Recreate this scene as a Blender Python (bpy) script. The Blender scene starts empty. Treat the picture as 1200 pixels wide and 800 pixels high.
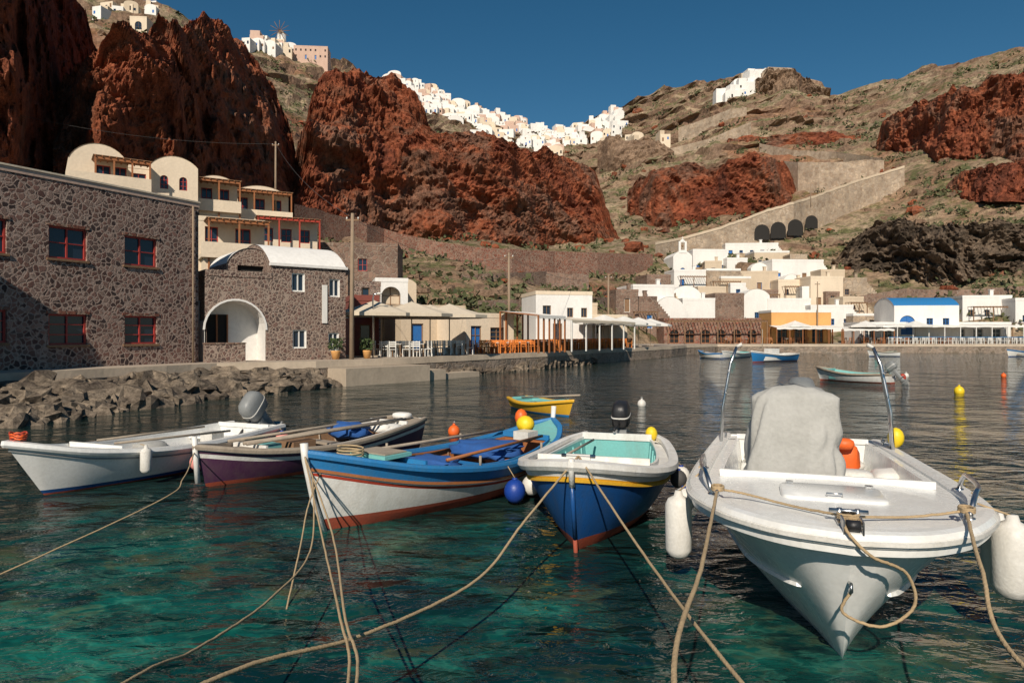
import bpy, math, random
from mathutils import Vector, Matrix, noise
random.seed(7)
R=random.random
def U(a,b): return a+(b-a)*R()
scene=bpy.context.scene
CZ=2.5; HZ=392.0; F=800.0
# camera-matching helper: image pixel coordinates + estimated depth -> world metres
def S(px,py,d): return Vector(((px-600)/F*d, d, CZ+(HZ-py)/F*d))
def lerp(a,b,t): return a+(b-a)*t
def sm(t):
    t=max(0,min(1,t)); return t*t*(3-2*t)
def sp(pts,t):
    if isinstance(pts,(int,float)): return pts
    n=len(pts)
    if t<=pts[0][0]: return pts[0][1]
    if t>=pts[-1][0]: return pts[-1][1]
    for i in range(n-1):
        if t<=pts[i+1][0]:
            x0,y0=pts[i];x1,y1=pts[i+1];h=x1-x0
            m0=(y1-y0)/h if i==0 else (y1-pts[i-1][1])/(x1-pts[i-1][0])
            m1=(y1-y0)/h if i==n-2 else (pts[i+2][1]-y0)/(pts[i+2][0]-x0)
            u=(t-x0)/h
            return (2*u**3-3*u*u+1)*y0+(u**3-2*u*u+u)*h*m0+(-2*u**3+3*u*u)*y1+(u**3-u*u)*h*m1
# ------------------------------------------------------------------ materials
MATS={}
def newmat(name):
    m=bpy.data.materials.new(name); m.use_nodes=True
    nt=m.node_tree; b=nt.nodes['Principled BSDF']; MATS[name]=m
    return nt,b
def nd(nt,t,**k):
    n=nt.nodes.new(t)
    for a,v in k.items():
        if a in n.inputs: n.inputs[a].default_value=v
        else: setattr(n,a,v)
    return n
def ramp(nt,fac,stops):
    r=nt.nodes.new('ShaderNodeValToRGB'); e=r.color_ramp.elements
    while len(e)<len(stops): e.new(.5)
    for i,(p,c) in enumerate(stops):
        e[i].position=p; e[i].color=(c[0],c[1],c[2],1) if not isinstance(c,(int,float)) else (c,c,c,1)
    nt.links.new(fac,r.inputs[0]); return r.outputs[0]
def mix(nt,f,a,b,bt='MIX'):
    n=nt.nodes.new('ShaderNodeMix'); n.data_type='RGBA'; n.blend_type=bt
    for i,v in ((0,f),(6,a),(7,b)):
        if hasattr(v,'links'): nt.links.new(v,n.inputs[i])
        elif i==0: n.inputs[0].default_value=v
        else: n.inputs[i].default_value=(v[0],v[1],v[2],1)
    return n.outputs[2]
def mth(nt,op,a,b):
    n=nd(nt,'ShaderNodeMath',operation=op)
    for i,v in((0,a),(1,b)):
        if hasattr(v,'links'): nt.links.new(v,n.inputs[i])
        else: n.inputs[i].default_value=v
    return n.outputs[0]
def coords(nt,scale=(1,1,1),kind='Object'):
    tc=nt.nodes.new('ShaderNodeTexCoord'); mp=nt.nodes.new('ShaderNodeMapping')
    mp.inputs['Scale'].default_value=scale
    nt.links.new(tc.outputs[kind],mp.inputs[0]); return mp.outputs[0]
def nz(nt,co,scale,detail=4,rough=.55,dist=0,out=0):
    n=nd(nt,'ShaderNodeTexNoise',Scale=scale,Detail=detail,Roughness=rough,Distortion=dist)
    nt.links.new(co,n.inputs['Vector']); return n.outputs[out]
def bump(nt,b,h,dist,strength=1,prev=None):
    n=nd(nt,'ShaderNodeBump',Strength=strength,Distance=dist)
    nt.links.new(h,n.inputs['Height'])
    if prev: nt.links.new(prev,n.inputs['Normal'])
    nt.links.new(n.outputs[0],b.inputs['Normal']); return n.outputs[0]
def paint(name,col,rough=.4,dirt=.35,dcol=None,sc=5,bd=.004,metal=0):
    nt,b=newmat(name); co=coords(nt,(1,1,.45))
    dcol=dcol or (col[0]*.45+.02,col[1]*.42+.015,col[2]*.38+.01)
    f=nz(nt,co,sc,4,.7,.4); f2=nz(nt,coords(nt),sc*7,1)
    m=ramp(nt,f,[(.42,0),(.75,1)])
    c=mix(nt,mth(nt,'MULTIPLY',m,dirt),col,dcol)
    c=mix(nt,.12,c,ramp(nt,f2,[(.3,.3),(.7,1)]),'MULTIPLY')
    nt.links.new(c,b.inputs['Base Color'])
    nt.links.new(ramp(nt,f,[(.3,rough),(.8,min(1,rough+.3))]),b.inputs['Roughness'])
    b.inputs['Metallic'].default_value=metal
    bump(nt,b,f2,bd,.6)
def plaster(name,col,dirt=.35,dcol=None):
    paint(name,col,.85,dirt,dcol or tuple(c*.6 for c in col),.7,.02)
def stone(name,stones,mortar,scale=3.3,width=.09,bd=.05):
    nt,b=newmat(name); co=coords(nt)
    n=nd(nt,'ShaderNodeTexNoise',Scale=scale*.9,Detail=2); nt.links.new(co,n.inputs['Vector'])
    va=nd(nt,'ShaderNodeVectorMath',operation='MULTIPLY_ADD'); nt.links.new(n.outputs['Color'],va.inputs[0]); va.inputs[1].default_value=(1.0/scale,)*3; nt.links.new(co,va.inputs[2])
    v1=nd(nt,'ShaderNodeTexVoronoi',Scale=scale,Randomness=1); v2=nd(nt,'ShaderNodeTexVoronoi',Scale=scale,Randomness=1); v2.feature='DISTANCE_TO_EDGE'
    nt.links.new(va.outputs[0],v1.inputs['Vector']); nt.links.new(va.outputs[0],v2.inputs['Vector'])
    sc=nd(nt,'ShaderNodeSeparateColor'); nt.links.new(v1.outputs['Color'],sc.inputs[0])
    k=len(stones); c=ramp(nt,sc.outputs[0],[(i/(k-1)*.8+.1,s) for i,s in enumerate(stones)])
    f=nz(nt,co,scale*5,3,.65); c=mix(nt,.5,c,ramp(nt,f,[(.25,.35),(.75,1.3)]),'MULTIPLY')
    big=nz(nt,co,.35,3,.6); 
    ew=mth(nt,'ADD',v2.outputs['Distance'],mth(nt,'MULTIPLY',mth(nt,'SUBTRACT',f,.5),width*1.6))
    edge=ramp(nt,ew,[(width*.3,0),(width,1)])
    mo=mix(nt,ramp(nt,big,[(.4,0),(.65,1)]),mortar,tuple(x*.6 for x in mortar))
    c=mix(nt,edge,mo,c); c=mix(nt,.6,c,ramp(nt,big,[(.35,.5),(.6,1.15)]),'MULTIPLY')
    nt.links.new(c,b.inputs['Base Color']); b.inputs['Roughness'].default_value=.9
    h=mix(nt,.3,edge,f); bump(nt,b,h,bd)
def rock(name,cols,scale,bd,strata=0,bscale=None,con=.65):
    nt,b=newmat(name); co=coords(nt)
    f=nz(nt,co,scale,5,.68,.6); c=ramp(nt,f,[(.3+.4*i/(len(cols)-1),q) for i,q in enumerate(cols)])
    if strata:
        f3=nz(nt,coords(nt,(.3,.3,1.4)),scale*2.2,3,.65,.8); c=mix(nt,strata,c,ramp(nt,f3,[(.38,.35),(.58,1.15)]),'MULTIPLY')
    f2=nz(nt,co,(bscale or scale*10),5,.8); c=mix(nt,con,c,ramp(nt,f2,[(.36,.25),(.62,1.35)]),'MULTIPLY')
    nt.links.new(c,b.inputs['Base Color']); b.inputs['Roughness'].default_value=.95; b.inputs['Specular IOR Level'].default_value=.12
    bump(nt,b,f2,bd)
stone('stone_dark',[(.05,.03,.028),(.15,.07,.055),(.26,.14,.11),(.10,.07,.06),(.21,.10,.075),(.30,.20,.16)],(.46,.34,.28),5.0,.16,.035)
stone('stone_dark_small',[(.10,.065,.055),(.18,.10,.08),(.27,.18,.14),(.13,.095,.08)],(.43,.33,.265),5.6,.17,.03)
stone('stone_quay',[(.22,.17,.12),(.32,.24,.18),(.40,.30,.23),(.24,.2,.16)],(.40,.32,.25),2.2,.12,.06)
stone('stone_beige',[(.40,.30,.21),(.50,.39,.28),(.45,.36,.27),(.35,.26,.18)],(.46,.37,.28),1.2,.08,.06)
stone('stone_red',[(.20,.07,.045),(.28,.11,.07),(.17,.08,.055),(.32,.17,.12)],(.34,.24,.18),2.6,.12,.05)
stone('stone_brown',[(.18,.11,.08),(.25,.155,.11),(.30,.19,.14),(.2,.13,.10)],(.34,.26,.2),2.2,.1,.05)
rock('red_rock',[(.12,.045,.03),(.26,.078,.042),(.35,.112,.055),(.23,.125,.085),(.32,.13,.07)],.06,1.1,.45,None,.72)
rock('red_rock_dark',[(.09,.036,.026),(.20,.062,.036),(.28,.09,.048),(.19,.105,.072)],.07,1.0,.45,None,.72)
rock('lava_rock',[(.09,.072,.055),(.19,.14,.10),(.27,.19,.13)],.12,.5,.75)
rock('boulder_rock',[(.16,.10,.07),(.25,.17,.115),(.32,.22,.15)],.12,.4,0)
rock('shore_rock',[(.07,.055,.045),(.18,.145,.11),(.31,.245,.18)],.8,.05,0,5,.8)
# hillside
nt,b=newmat('hillside'); co=coords(nt)
f=nz(nt,co,.03,5,.65,.6); c=ramp(nt,f,[(.3,(.27,.14,.085)),(.45,(.31,.215,.14)),(.55,(.37,.28,.185)),(.7,(.26,.195,.135))])
fs=nz(nt,coords(nt,(.1,.1,1)),.16,4,.6,.2); c=mix(nt,.45,c,ramp(nt,fs,[(.38,.35),(.6,1.2)]),'MULTIPLY')
g=nz(nt,co,.22,5,.78); c=mix(nt,ramp(nt,g,[(.49,0),(.58,.9)]),c,(.115,.12,.05))
r_=nz(nt,co,.012,4,.6); c=mix(nt,ramp(nt,r_,[(.54,0),(.64,.8)]),c,(.30,.12,.065))
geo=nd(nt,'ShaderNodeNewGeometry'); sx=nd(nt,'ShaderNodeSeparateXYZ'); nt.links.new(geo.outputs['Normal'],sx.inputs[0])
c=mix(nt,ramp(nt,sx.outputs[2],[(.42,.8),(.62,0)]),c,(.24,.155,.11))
h=nz(nt,co,.8,4,.78); c=mix(nt,.62,c,ramp(nt,h,[(.36,.3),(.62,1.3)]),'MULTIPLY')
nt.links.new(c,b.inputs['Base Color']); b.inputs['Roughness'].default_value=.95; b.inputs['Specular IOR Level'].default_value=.1
bump(nt,b,h,.6)
plaster('white_plaster',(.80,.78,.74)); plaster('cream_plaster',(.74,.62,.47)); plaster('beige_plaster',(.60,.49,.36)); plaster('ochre_plaster',(.72,.38,.13)); plaster('pink_plaster',(.6,.42,.33)); plaster('maroon_plaster',(.22,.06,.045))
plaster('concrete',(.45,.37,.28),.6); plaster('paving',(.42,.35,.28),.5)
paint('white_paint',(.78,.77,.73),.3,.45,(.42,.37,.29)); paint('gelcoat',(.82,.82,.79),.14,.3,(.52,.49,.42),3,.001)
paint('blue_paint',(.012,.075,.25),.25,.5,(.03,.06,.11)); paint('sky_blue_paint',(.02,.19,.46),.45,.5,(.06,.16,.25)); paint('purple_paint',(.085,.03,.075),.35,.5,(.12,.08,.08))
paint('turquoise_paint',(.18,.48,.46),.45,.4,(.2,.32,.28)); paint('antifoul_red',(.40,.075,.035),.6,.6,(.18,.06,.04)); paint('red_paint',(.42,.05,.025),.4,.4); paint('yellow_paint',(.75,.42,.03),.4,.3)
paint('orange_plastic',(.85,.14,.02),.4,.2); paint('yellow_plastic',(.85,.60,.02),.35,.2); paint('pink_plastic',(.80,.32,.28),.4,.35); paint('blue_plastic',(.01,.05,.30),.35,.2); paint('white_plastic',(.72,.70,.65),.4,.5,(.35,.31,.24))
paint('black_plastic',(.015,.015,.017),.35,.2,(.05,.05,.05)); paint('rubber',(.06,.06,.06),.6,.3,(.1,.09,.08)); paint('cover_cloth',(.40,.395,.37),.8,.5,(.27,.265,.24),3,.012); paint('grey_plastic',(.22,.23,.23),.4,.3)
paint('wood_old',(.26,.15,.08),.7,.6,(.1,.06,.04)); paint('wood_varnish',(.35,.13,.045),.45,.5); paint('wood_grey',(.36,.30,.23),.8,.5,(.15,.12,.1)); paint('pole_wood',(.30,.22,.15),.85,.5)
paint('rope_fibre',(.45,.33,.19),.9,.5,(.2,.14,.08),12,.004); paint('canvas_beige',(.66,.57,.44),.9,.3); paint('canvas_white',(.78,.76,.71),.85,.2); paint('canvas_blue',(.02,.10,.34),.8,.4); paint('chair_orange',(.75,.22,.03),.5,.3)
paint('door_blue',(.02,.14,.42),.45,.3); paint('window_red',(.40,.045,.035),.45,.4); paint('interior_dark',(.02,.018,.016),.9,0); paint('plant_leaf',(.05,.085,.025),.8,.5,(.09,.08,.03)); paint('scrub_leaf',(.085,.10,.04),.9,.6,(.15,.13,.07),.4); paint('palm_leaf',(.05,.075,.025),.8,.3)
paint('steel',(.6,.6,.6),.18,.15,(.4,.38,.34),8,.0005,1)
nt,b=newmat('glass_pane'); b.inputs['Base Color'].default_value=(.015,.028,.05,1); b.inputs['Roughness'].default_value=.12
# water: body colour = shallow rocky bottom seen through rippled water, with caustic light painted in
nt,b=newmat('sea_water'); co=coords(nt); sx=nd(nt,'ShaderNodeSeparateXYZ'); nt.links.new(co,sx.inputs[0])
near=nd(nt,'ShaderNodeMapRange'); near.inputs[1].default_value=12.0; near.inputs[2].default_value=5.0; nt.links.new(sx.outputs[1],near.inputs[0])
side=nd(nt,'ShaderNodeMapRange'); side.inputs[1].default_value=4.5; side.inputs[2].default_value=-1.5; side.inputs[3].default_value=.35; nt.links.new(sx.outputs[0],side.inputs[0])
nf=mth(nt,'MULTIPLY',near.outputs[0],side.outputs[0])
dn=nz(nt,coords(nt,(1,1.6,1)),1.9,3,.62,0,1)
va=nd(nt,'ShaderNodeVectorMath',operation='MULTIPLY_ADD'); nt.links.new(dn,va.inputs[0]); va.inputs[1].default_value=(1.25,.8,0); nt.links.new(co,va.inputs[2]); vv=va.outputs[0]
patch=ramp(nt,nz(nt,vv,.42,4,.68),[(.45,.0),(.60,1)])
vo=nd(nt,'ShaderNodeTexVoronoi',Scale=1.5); nt.links.new(vv,vo.inputs['Vector'])
st_=ramp(nt,vo.outputs['Distance'],[(.15,.10),(.55,1.15)])
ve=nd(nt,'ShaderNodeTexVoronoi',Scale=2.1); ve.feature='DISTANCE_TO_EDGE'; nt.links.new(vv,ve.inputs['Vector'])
ca=ramp(nt,ve.outputs['Distance'],[(.0,1),(.08,0)])  # sunlight caustics painted as bright veins in the water colour
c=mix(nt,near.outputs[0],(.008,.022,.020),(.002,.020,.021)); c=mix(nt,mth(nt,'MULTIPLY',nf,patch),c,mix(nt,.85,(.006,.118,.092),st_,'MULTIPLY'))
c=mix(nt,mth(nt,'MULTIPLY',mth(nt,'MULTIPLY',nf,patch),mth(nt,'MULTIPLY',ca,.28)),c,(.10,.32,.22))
rk_=ramp(nt,nz(nt,vv,.8,4,.7),[(.53,0),(.62,.7)]); c=mix(nt,mth(nt,'MULTIPLY',nf,rk_),c,mix(nt,.7,(.085,.085,.032),st_,'MULTIPLY'))
nt.links.new(c,b.inputs['Base Color']); b.inputs['Roughness'].default_value=.02; b.inputs['IOR'].default_value=1.333
w1=nz(nt,coords(nt,(1,1.5,1)),1.0,2,.5,.5); w2=nz(nt,coords(nt,(1,1.7,1)),3.4,3,.6,.6); w3=nz(nt,coords(nt,(1,1,1)),.28,1)
p=bump(nt,b,w3,.35); p=bump(nt,b,w1,.17,1,p); bump(nt,b,w2,.045,1,p)
# ------------------------------------------------------------------ mesh builder
class MB:
    def __init__(s): s.v=[];s.f=[];s.m=[];s.s=[];s.M=Matrix.Identity(4)
    def add(s,vs,fs,mat,smooth=False):
        o=len(s.v); M=s.M
        s.v+= [tuple(M@Vector(v)) for v in vs]
        for f in fs: s.f.append(tuple(i+o for i in f)); s.m.append(mat); s.s.append(smooth)
    def box(s,c,sz,mat,rz=0,taper=1):
        a,b_,h=sz[0]/2,sz[1]/2,sz[2]/2; cs,sn=math.cos(rz),math.sin(rz); vs=[]
        for z,k in ((-h,1),(h,taper)):
            for x,y in ((-a,-b_),(a,-b_),(a,b_),(-a,b_)):
                x*=k;y*=k; vs.append((c[0]+x*cs-y*sn,c[1]+x*sn+y*cs,c[2]+z))
        s.add(vs,[(0,3,2,1),(4,5,6,7),(0,1,5,4),(1,2,6,5),(2,3,7,6),(3,0,4,7)],mat)
    def b2(s,p0,p1,mat): s.box([(p0[i]+p1[i])/2 for i in range(3)],[abs(p1[i]-p0[i]) for i in range(3)],mat)
    def tube(s,path,r,mat,n=8,cap=True):
        P=[Vector(p) for p in path]; rs=r if isinstance(r,list) else [r]*len(P); vs=[];fs=[]
        T0=(P[1]-P[0]).normalized(); up=Vector((0,0,1)) if abs(T0.z)<.9 else Vector((1,0,0)); A=T0.cross(up).normalized()
        for i,p in enumerate(P):
            T=(P[min(i+1,len(P)-1)]-P[max(i-1,0)]).normalized(); A=(A-T*A.dot(T)).normalized(); B=T.cross(A)
            for k in range(n):
                a=2*math.pi*k/n; vs.append(p+(A*math.cos(a)+B*math.sin(a))*rs[i])
        for i in range(len(P)-1):
            for k in range(n): fs.append((i*n+k,i*n+(k+1)%n,(i+1)*n+(k+1)%n,(i+1)*n+k))
        if cap: fs.append(tuple(range(n-1,-1,-1))); fs.append(tuple((len(P)-1)*n+k for k in range(n)))
        s.add(vs,fs,mat,True)
    def sheet(s,grid,mat,smooth=False):
        h=len(grid);w=len(grid[0]); s.add([p for r in grid for p in r],[(i*w+j,i*w+j+1,(i+1)*w+j+1,(i+1)*w+j) for i in range(h-1) for j in range(w-1)],mat,smooth)
    def blob(s,c,r,mat,n=12,e=1.0,nzamp=0,nzs=1,seed=0,smooth=True):
        vs=[];fs=[];m=n//2
        def pw(x): return math.copysign(abs(x)**e,x)
        for i in range(m+1):
            a=-math.pi/2+math.pi*i/m
            for k in range(n):
                q=2*math.pi*k/n; p=Vector((pw(math.cos(a))*pw(math.cos(q)),pw(math.cos(a))*pw(math.sin(q)),pw(math.sin(a))))
                if nzamp: p*=1+nzamp*noise.noise(p*nzs+Vector((seed,seed*1.7,0)))
                vs.append((c[0]+p.x*r[0],c[1]+p.y*r[1],c[2]+p.z*r[2]))
        for i in range(m):
            for k in range(n): fs.append((i*n+k,i*n+(k+1)%n,(i+1)*n+(k+1)%n,(i+1)*n+k))
        s.add(vs,fs,mat,smooth)
    def loft(s,rings,mat,smooth=True,cap=True):
        n=len(rings[0]); fs=[]
        for i in range(len(rings)-1):
            for k in range(n): fs.append((i*n+k,i*n+(k+1)%n,(i+1)*n+(k+1)%n,(i+1)*n+k))
        if cap: fs.append(tuple(range(n-1,-1,-1))); fs.append(tuple((len(rings)-1)*n+k for k in range(n)))
        s.add([p for r in rings for p in r],fs,mat,smooth)
def rring(cx,cy,z,a,b_,e=.5,n=20,tilt=0):
    o=[]
    for k in range(n):
        q=2*math.pi*k/n; x=math.copysign(abs(math.cos(q))**e,math.cos(q))*a; y=math.copysign(abs(math.sin(q))**e,math.sin(q))*b_
        o.append((cx+x,cy+y,z+tilt*y))
    return o
def fin(mb,name):
    me=bpy.data.meshes.new(name); me.from_pydata(mb.v,[],mb.f)
    ml=sorted(set(mb.m)); idx={m:i for i,m in enumerate(ml)}
    for m in ml: me.materials.append(MATS[m])
    me.polygons.foreach_set('material_index',[idx[m] for m in mb.m]); me.polygons.foreach_set('use_smooth',mb.s); me.update()
    o=bpy.data.objects.new(name,me); scene.collection.objects.link(o); return o
class Obj:
    def __init__(s,name,loc=(0,0,0),rz=0): s.name=name;s.loc=Vector(loc);s.rz=rz;s.p={}
    def part(s,n):
        if n not in s.p: s.p[n]=MB()
        return s.p[n]
    def done(s):
        M=Matrix.Translation(s.loc)@Matrix.Rotation(s.rz,4,'Z')
        if len(s.p)==1:
            o=fin(list(s.p.values())[0],s.name); o.matrix_world=M; return o
        e=bpy.data.objects.new(s.name,None); scene.collection.objects.link(e); e.matrix_world=M; e.empty_display_size=.5
        for n,mb in s.p.items():
            if mb.f: o=fin(mb,n); o.parent=e
        return e
# ------------------------------------------------------------------ terrain
COLS=[(-400,[34,(45,280),(58,200),(95,140),(150,0),(240,-80)]),(-150,[36,(46,285),(60,205),(95,160),(160,20),(260,-60)]),
(0,[40,(50,290),(62,215),(95,185),(180,60),(280,-20)]),(120,[40,(50,300),(64,230),(98,200),(180,90),(280,5)]),
(200,[42,(54,305),(68,245),(105,215),(190,100),(290,18)]),(300,[45,(60,330),(85,275),(120,240),(220,110),(320,50)]),
(380,[50,(72,345),(110,280),(150,240),(250,130),(350,70)]),(450,[55,(82,350),(130,290),(180,240),(310,130),(420,92)]),
(520,[60,(90,345),(150,278),(240,200),(350,150),(440,124)]),(600,[65,(95,345),(160,282),(260,220),(380,172),(460,142)]),
(650,[70,(100,345),(170,286),(270,225),(400,180),(480,160)]),(700,[80,(105,345),(175,286),(280,225),(390,172),(460,140)]),
(750,[95,(120,340),(180,280),(270,220),(360,160),(430,115)]),(800,[105,(130,335),(180,285),(260,225),(340,150),(400,100)]),
(860,[108,(135,330),(180,275),(240,215),(310,140),(370,93)]),(930,[108,(135,325),(175,270),(230,205),(300,135),(360,86)]),
(975,[108,(135,325),(170,268),(220,200),(290,145),(350,110)]),(1040,[106,(130,325),(160,262),(205,195),(265,135),(330,95)]),
(1100,[104,(125,325),(150,255),(190,185),(240,120),(300,76)]),(1200,[100,(118,325),(140,245),(170,170),(215,100),(270,52)]),
(1350,[95,(110,320),(130,230),(150,150),(190,60),(240,10)]),(1700,[90,(105,310),(120,200),(140,100),(170,0),(220,-60)])]
def ctl(c,i):
    v=c[1][i]
    if i==0: return (v,1.0)
    return (v[0],CZ+(HZ-v[1])/F*v[0])
def prof(px,t):
    px=max(-400,min(1700,px))
    for a,b_ in zip(COLS,COLS[1:]):
        if px<=b_[0]: break
    k=(px-a[0])/(b_[0]-a[0]); i=min(4,int(t)); u=t-i; q=[]
    for j in (i,i+1):
        A=ctl(a,j);B=ctl(b_,j); q.append((lerp(A[0],B[0],k),lerp(A[1],B[1],k)))
    return lerp(q[0][0],q[1][0],u),lerp(q[0][1],q[1][1],u)
def gd(px,py):
    pd,pyv=None,None
    for i in range(0,126):
        d,z=prof(px,i/25); y=HZ-(z-CZ)/d*F
        if y<=py:
            if pd is None: return d
            return lerp(pd,d,(pyv-py)/max(1e-6,pyv-y))
        pd,pyv=d,y
    return d
def G(px,py):
    d=gd(px,py); return S(px,py,d)
ter=MB(); grid=[]; pxs=list(range(-400,1701,5)); NR=150
for i in range(NR+1):
    t=5*i/NR; row=[]
    for px in pxs:
        d,z=prof(px,t); p=Vector(((px-600)/F*d,d,z)); a=min(1,max(0,(t-.15)/1.2))
        n1=noise.fractal(p*.018,.9,2.1,6); n2=noise.ridged_multi_fractal(Vector((p.x*.035,p.y*.035,p.z*.05)),.9,2.2,5,1,2)-1.1
        n3=noise.fractal(Vector((p.x*.02,p.y*.02,p.z*.16)),.7,2.2,4)
        A=d*.019*a
        p.z+=A*(n1*.8+n2*.3)+a*.5*noise.noise(p*.5); p.y+=A*(n3*1.5)
        row.append(p)
    grid.append(row)
tg=[list(r) for r in grid]
last=[p+Vector((p.x*.2,p.y*.35,-4)) for p in grid[-1]]; grid.append(last); grid.append([p+Vector((p.x*1.5,p.y*2,-60)) for p in last])
ter.sheet(grid,'hillside'); fin(ter,'hillside_terrain')
def cliff(name,cols,amp,mat,lean=.16,step=2.0,rows=100,skirt=25,edge=14,fr=.05,rough=1.0):
    mb=MB(); g=[]; x0=cols[0][0];x1=cols[-1][0]; n=int((x1-x0)/step); xs=[lerp(x0,x1,i/n) for i in range(n+1)]
    ct=[(c[0],c[1]) for c in cols]; cb=[(c[0],c[2]) for c in cols]
    def li(p,x):
        for a,b_ in zip(p,p[1:]):
            if x<=b_[0]: return lerp(a[1],b_[1],(x-a[0])/(b_[0]-a[0]))
        return p[-1][1]
    cols_=[]
    for i,px in enumerate(xs):
        yt=(li(ct,px)*2+li(ct,max(x0,px-6))+li(ct,min(x1,px+6)))/4; yb=li(cb,px); db=gd(px,yb)-3
        ed=min((px-x0),(x1-px))/((x1-x0)*.25+1); db+=edge*(1-sm(ed))
        zb=CZ+(HZ-(yb+skirt))/F*db; col=[]
        H=(yb-yt)/F*db; dt=db+H*lean*3.1; zt=CZ+(HZ-yt)/F*dt
        for j in range(rows+1):
            v=j/rows; d=db+H*lean*(1.1*v+2.0*v**2.6); z=lerp(zb,zt,1-(1-v)**1.25)
            col.append(Vector(((px-600)/F*d,d,z)))
        tp=col[-1]
        for k in range(1,7): col.append(tp+Vector((tp.x/tp.y*5*k,5*k,-.5*k*k+.2)))
        cols_.append(col)
    for j in range(rows+7):
        row=[]
        for c in cols_:
            p=c[j].copy(); v=min(1,j/rows)
            q=Vector((p.x+6*noise.noise(p*fr*.6),p.y,p.z+8*noise.noise(p*fr*.6+Vector((9,3,1)))))
            r=noise.ridged_multi_fractal(Vector((q.x*fr*.8,q.y*fr*.8,q.z*fr*.55)),.85,2.15,7,1,2)-1.1
            r2=noise.fractal(Vector((q.x*fr*2.2,q.y*fr*2.2,q.z*fr*3.4)),.6,2.2,7)
            r3=noise.noise(q*fr*.55)
            r4=noise.voronoi(q*fr*2.2)[0][0]; r5=noise.voronoi(q*fr*5.5)[0][0]
            dr=amp*(-r*.75*rough-r2*.55*rough-r3*2.0+r4*.9*rough+r5*.45*rough-.5)
            k=1+dr/p.y; p.x*=k; p.y*=k; p.z+=amp*.28*v*(r2+noise.noise(p*fr*3)-r3*.4)
            row.append(p)
        g.append(row)
    mb.sheet(g,mat); return fin(mb,name)
cliff('red_cliff',[(-420,-160,230),(-200,-120,225),(-60,-100,220),(20,-60,215),(75,-15,210),(98,2,208),(108,30,208),(118,58,208),(128,90,210),(140,130,215)],4.2,'red_rock_dark',fr=.06,lean=.2)
cliff('red_cliff',[(62,130,225),(85,92,225),(105,78,228),(130,62,230),(160,43,232),(190,33,235),(245,27,240),(285,38,245),(303,62,248),(322,100,252),(336,140,255),(352,200,262),(372,235,268)],4.3,'red_rock',fr=.055,lean=.24)
cliff('red_cliff',[(335,215,262),(352,180,265),(362,120,268),(372,84,270),(385,76,272),(402,73,274),(440,82,278),(480,108,281),(500,138,283),(515,152,284),(560,156,286),(590,163,287),(630,172,288),(680,183,289),(698,196,289),(708,230,290),(716,262,290),(730,284,291)],6.0,'red_rock',fr=.038,lean=.26)
cliff('red_cliff',[(735,232,250),(745,208,256),(770,196,264),(800,190,264),(830,196,262),(855,186,260),(880,182,256),(905,185,252),(925,196,246),(934,222,243)],3.8,'red_rock',skirt=8,rows=60,edge=12,fr=.06)
cliff('red_cliff',[(1022,170,182),(1040,140,190),(1060,126,195),(1085,118,197),(1130,106,196),(1200,84,190),(1300,40,180),(1450,-20,170),(1600,-60,170)],3.8,'red_rock',skirt=8,rows=60,edge=14,fr=.06)
cliff('red_cliff',[(1100,225,236),(1125,205,234),(1150,196,234),(1200,192,232),(1300,180,225),(1400,185,215)],2.2,'red_rock',skirt=6,rows=30,edge=8,fr=.09)
cliff('red_cliff',[(835,172,178),(870,160,176),(920,158,172),(980,152,165),(1010,158,162)],2.2,'red_rock',skirt=4,rows=20,edge=6,fr=.08)
cliff('lava_outcrop',[(975,305,318),(1000,280,325),(1030,256,322),(1060,258,322),(1100,262,330),(1150,264,318),(1200,260,312),(1300,255,305),(1400,270,300)],2.4,'lava_rock',skirt=8,rows=44,edge=6,fr=.13,rough=1.4)
cliff('lava_outcrop',[(700,170,200),(715,160,200),(735,165,196),(760,160,190),(790,178,195)],3.5,'boulder_rock',skirt=6,rows=20,edge=8,fr=.05)
# scrub
sc=MB()
for i in range(4800):
    r=random.randrange(5,NR-4); k=random.randrange(100,len(pxs)-40); p=tg[r][k]
    if noise.noise(p*.03)+.25*R()<-.05: continue
    s=U(.4,1.3)*(1+p.y/400)
    for j in range(14):
        q=p+Vector((U(-1,1)*s,U(-1,1)*s,abs(U(-.2,.75))*s)); a=U(.2,.42)*s; v1=Vector((U(-1,1),U(-1,1),U(-1,1))).normalized()*a; v2=Vector((U(-1,1),U(-1,1),U(-.2,1))).normalized()*a
        sc.add([q-v1,q-v2*.7,q+v1,q+v2],[(0,1,2,3)],'scrub_leaf')
fin(sc,'scrub_bushes')
bo=MB()
for i in range(700):
    r=random.randrange(20,NR-10); k=random.randrange(100,len(pxs)-40); p=tg[r][k]; s=U(.25,1.0)*(1+p.y/300)*(1 if R()<.9 else 1.8)
    bo.blob(p,(s,s*U(.7,1.1),s*U(.5,.9)),random.choice(['boulder_rock','boulder_rock','red_rock']),8,U(.6,1),.8,1.4,i*2.3,False)
fin(bo,'hillside_boulders')
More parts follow.
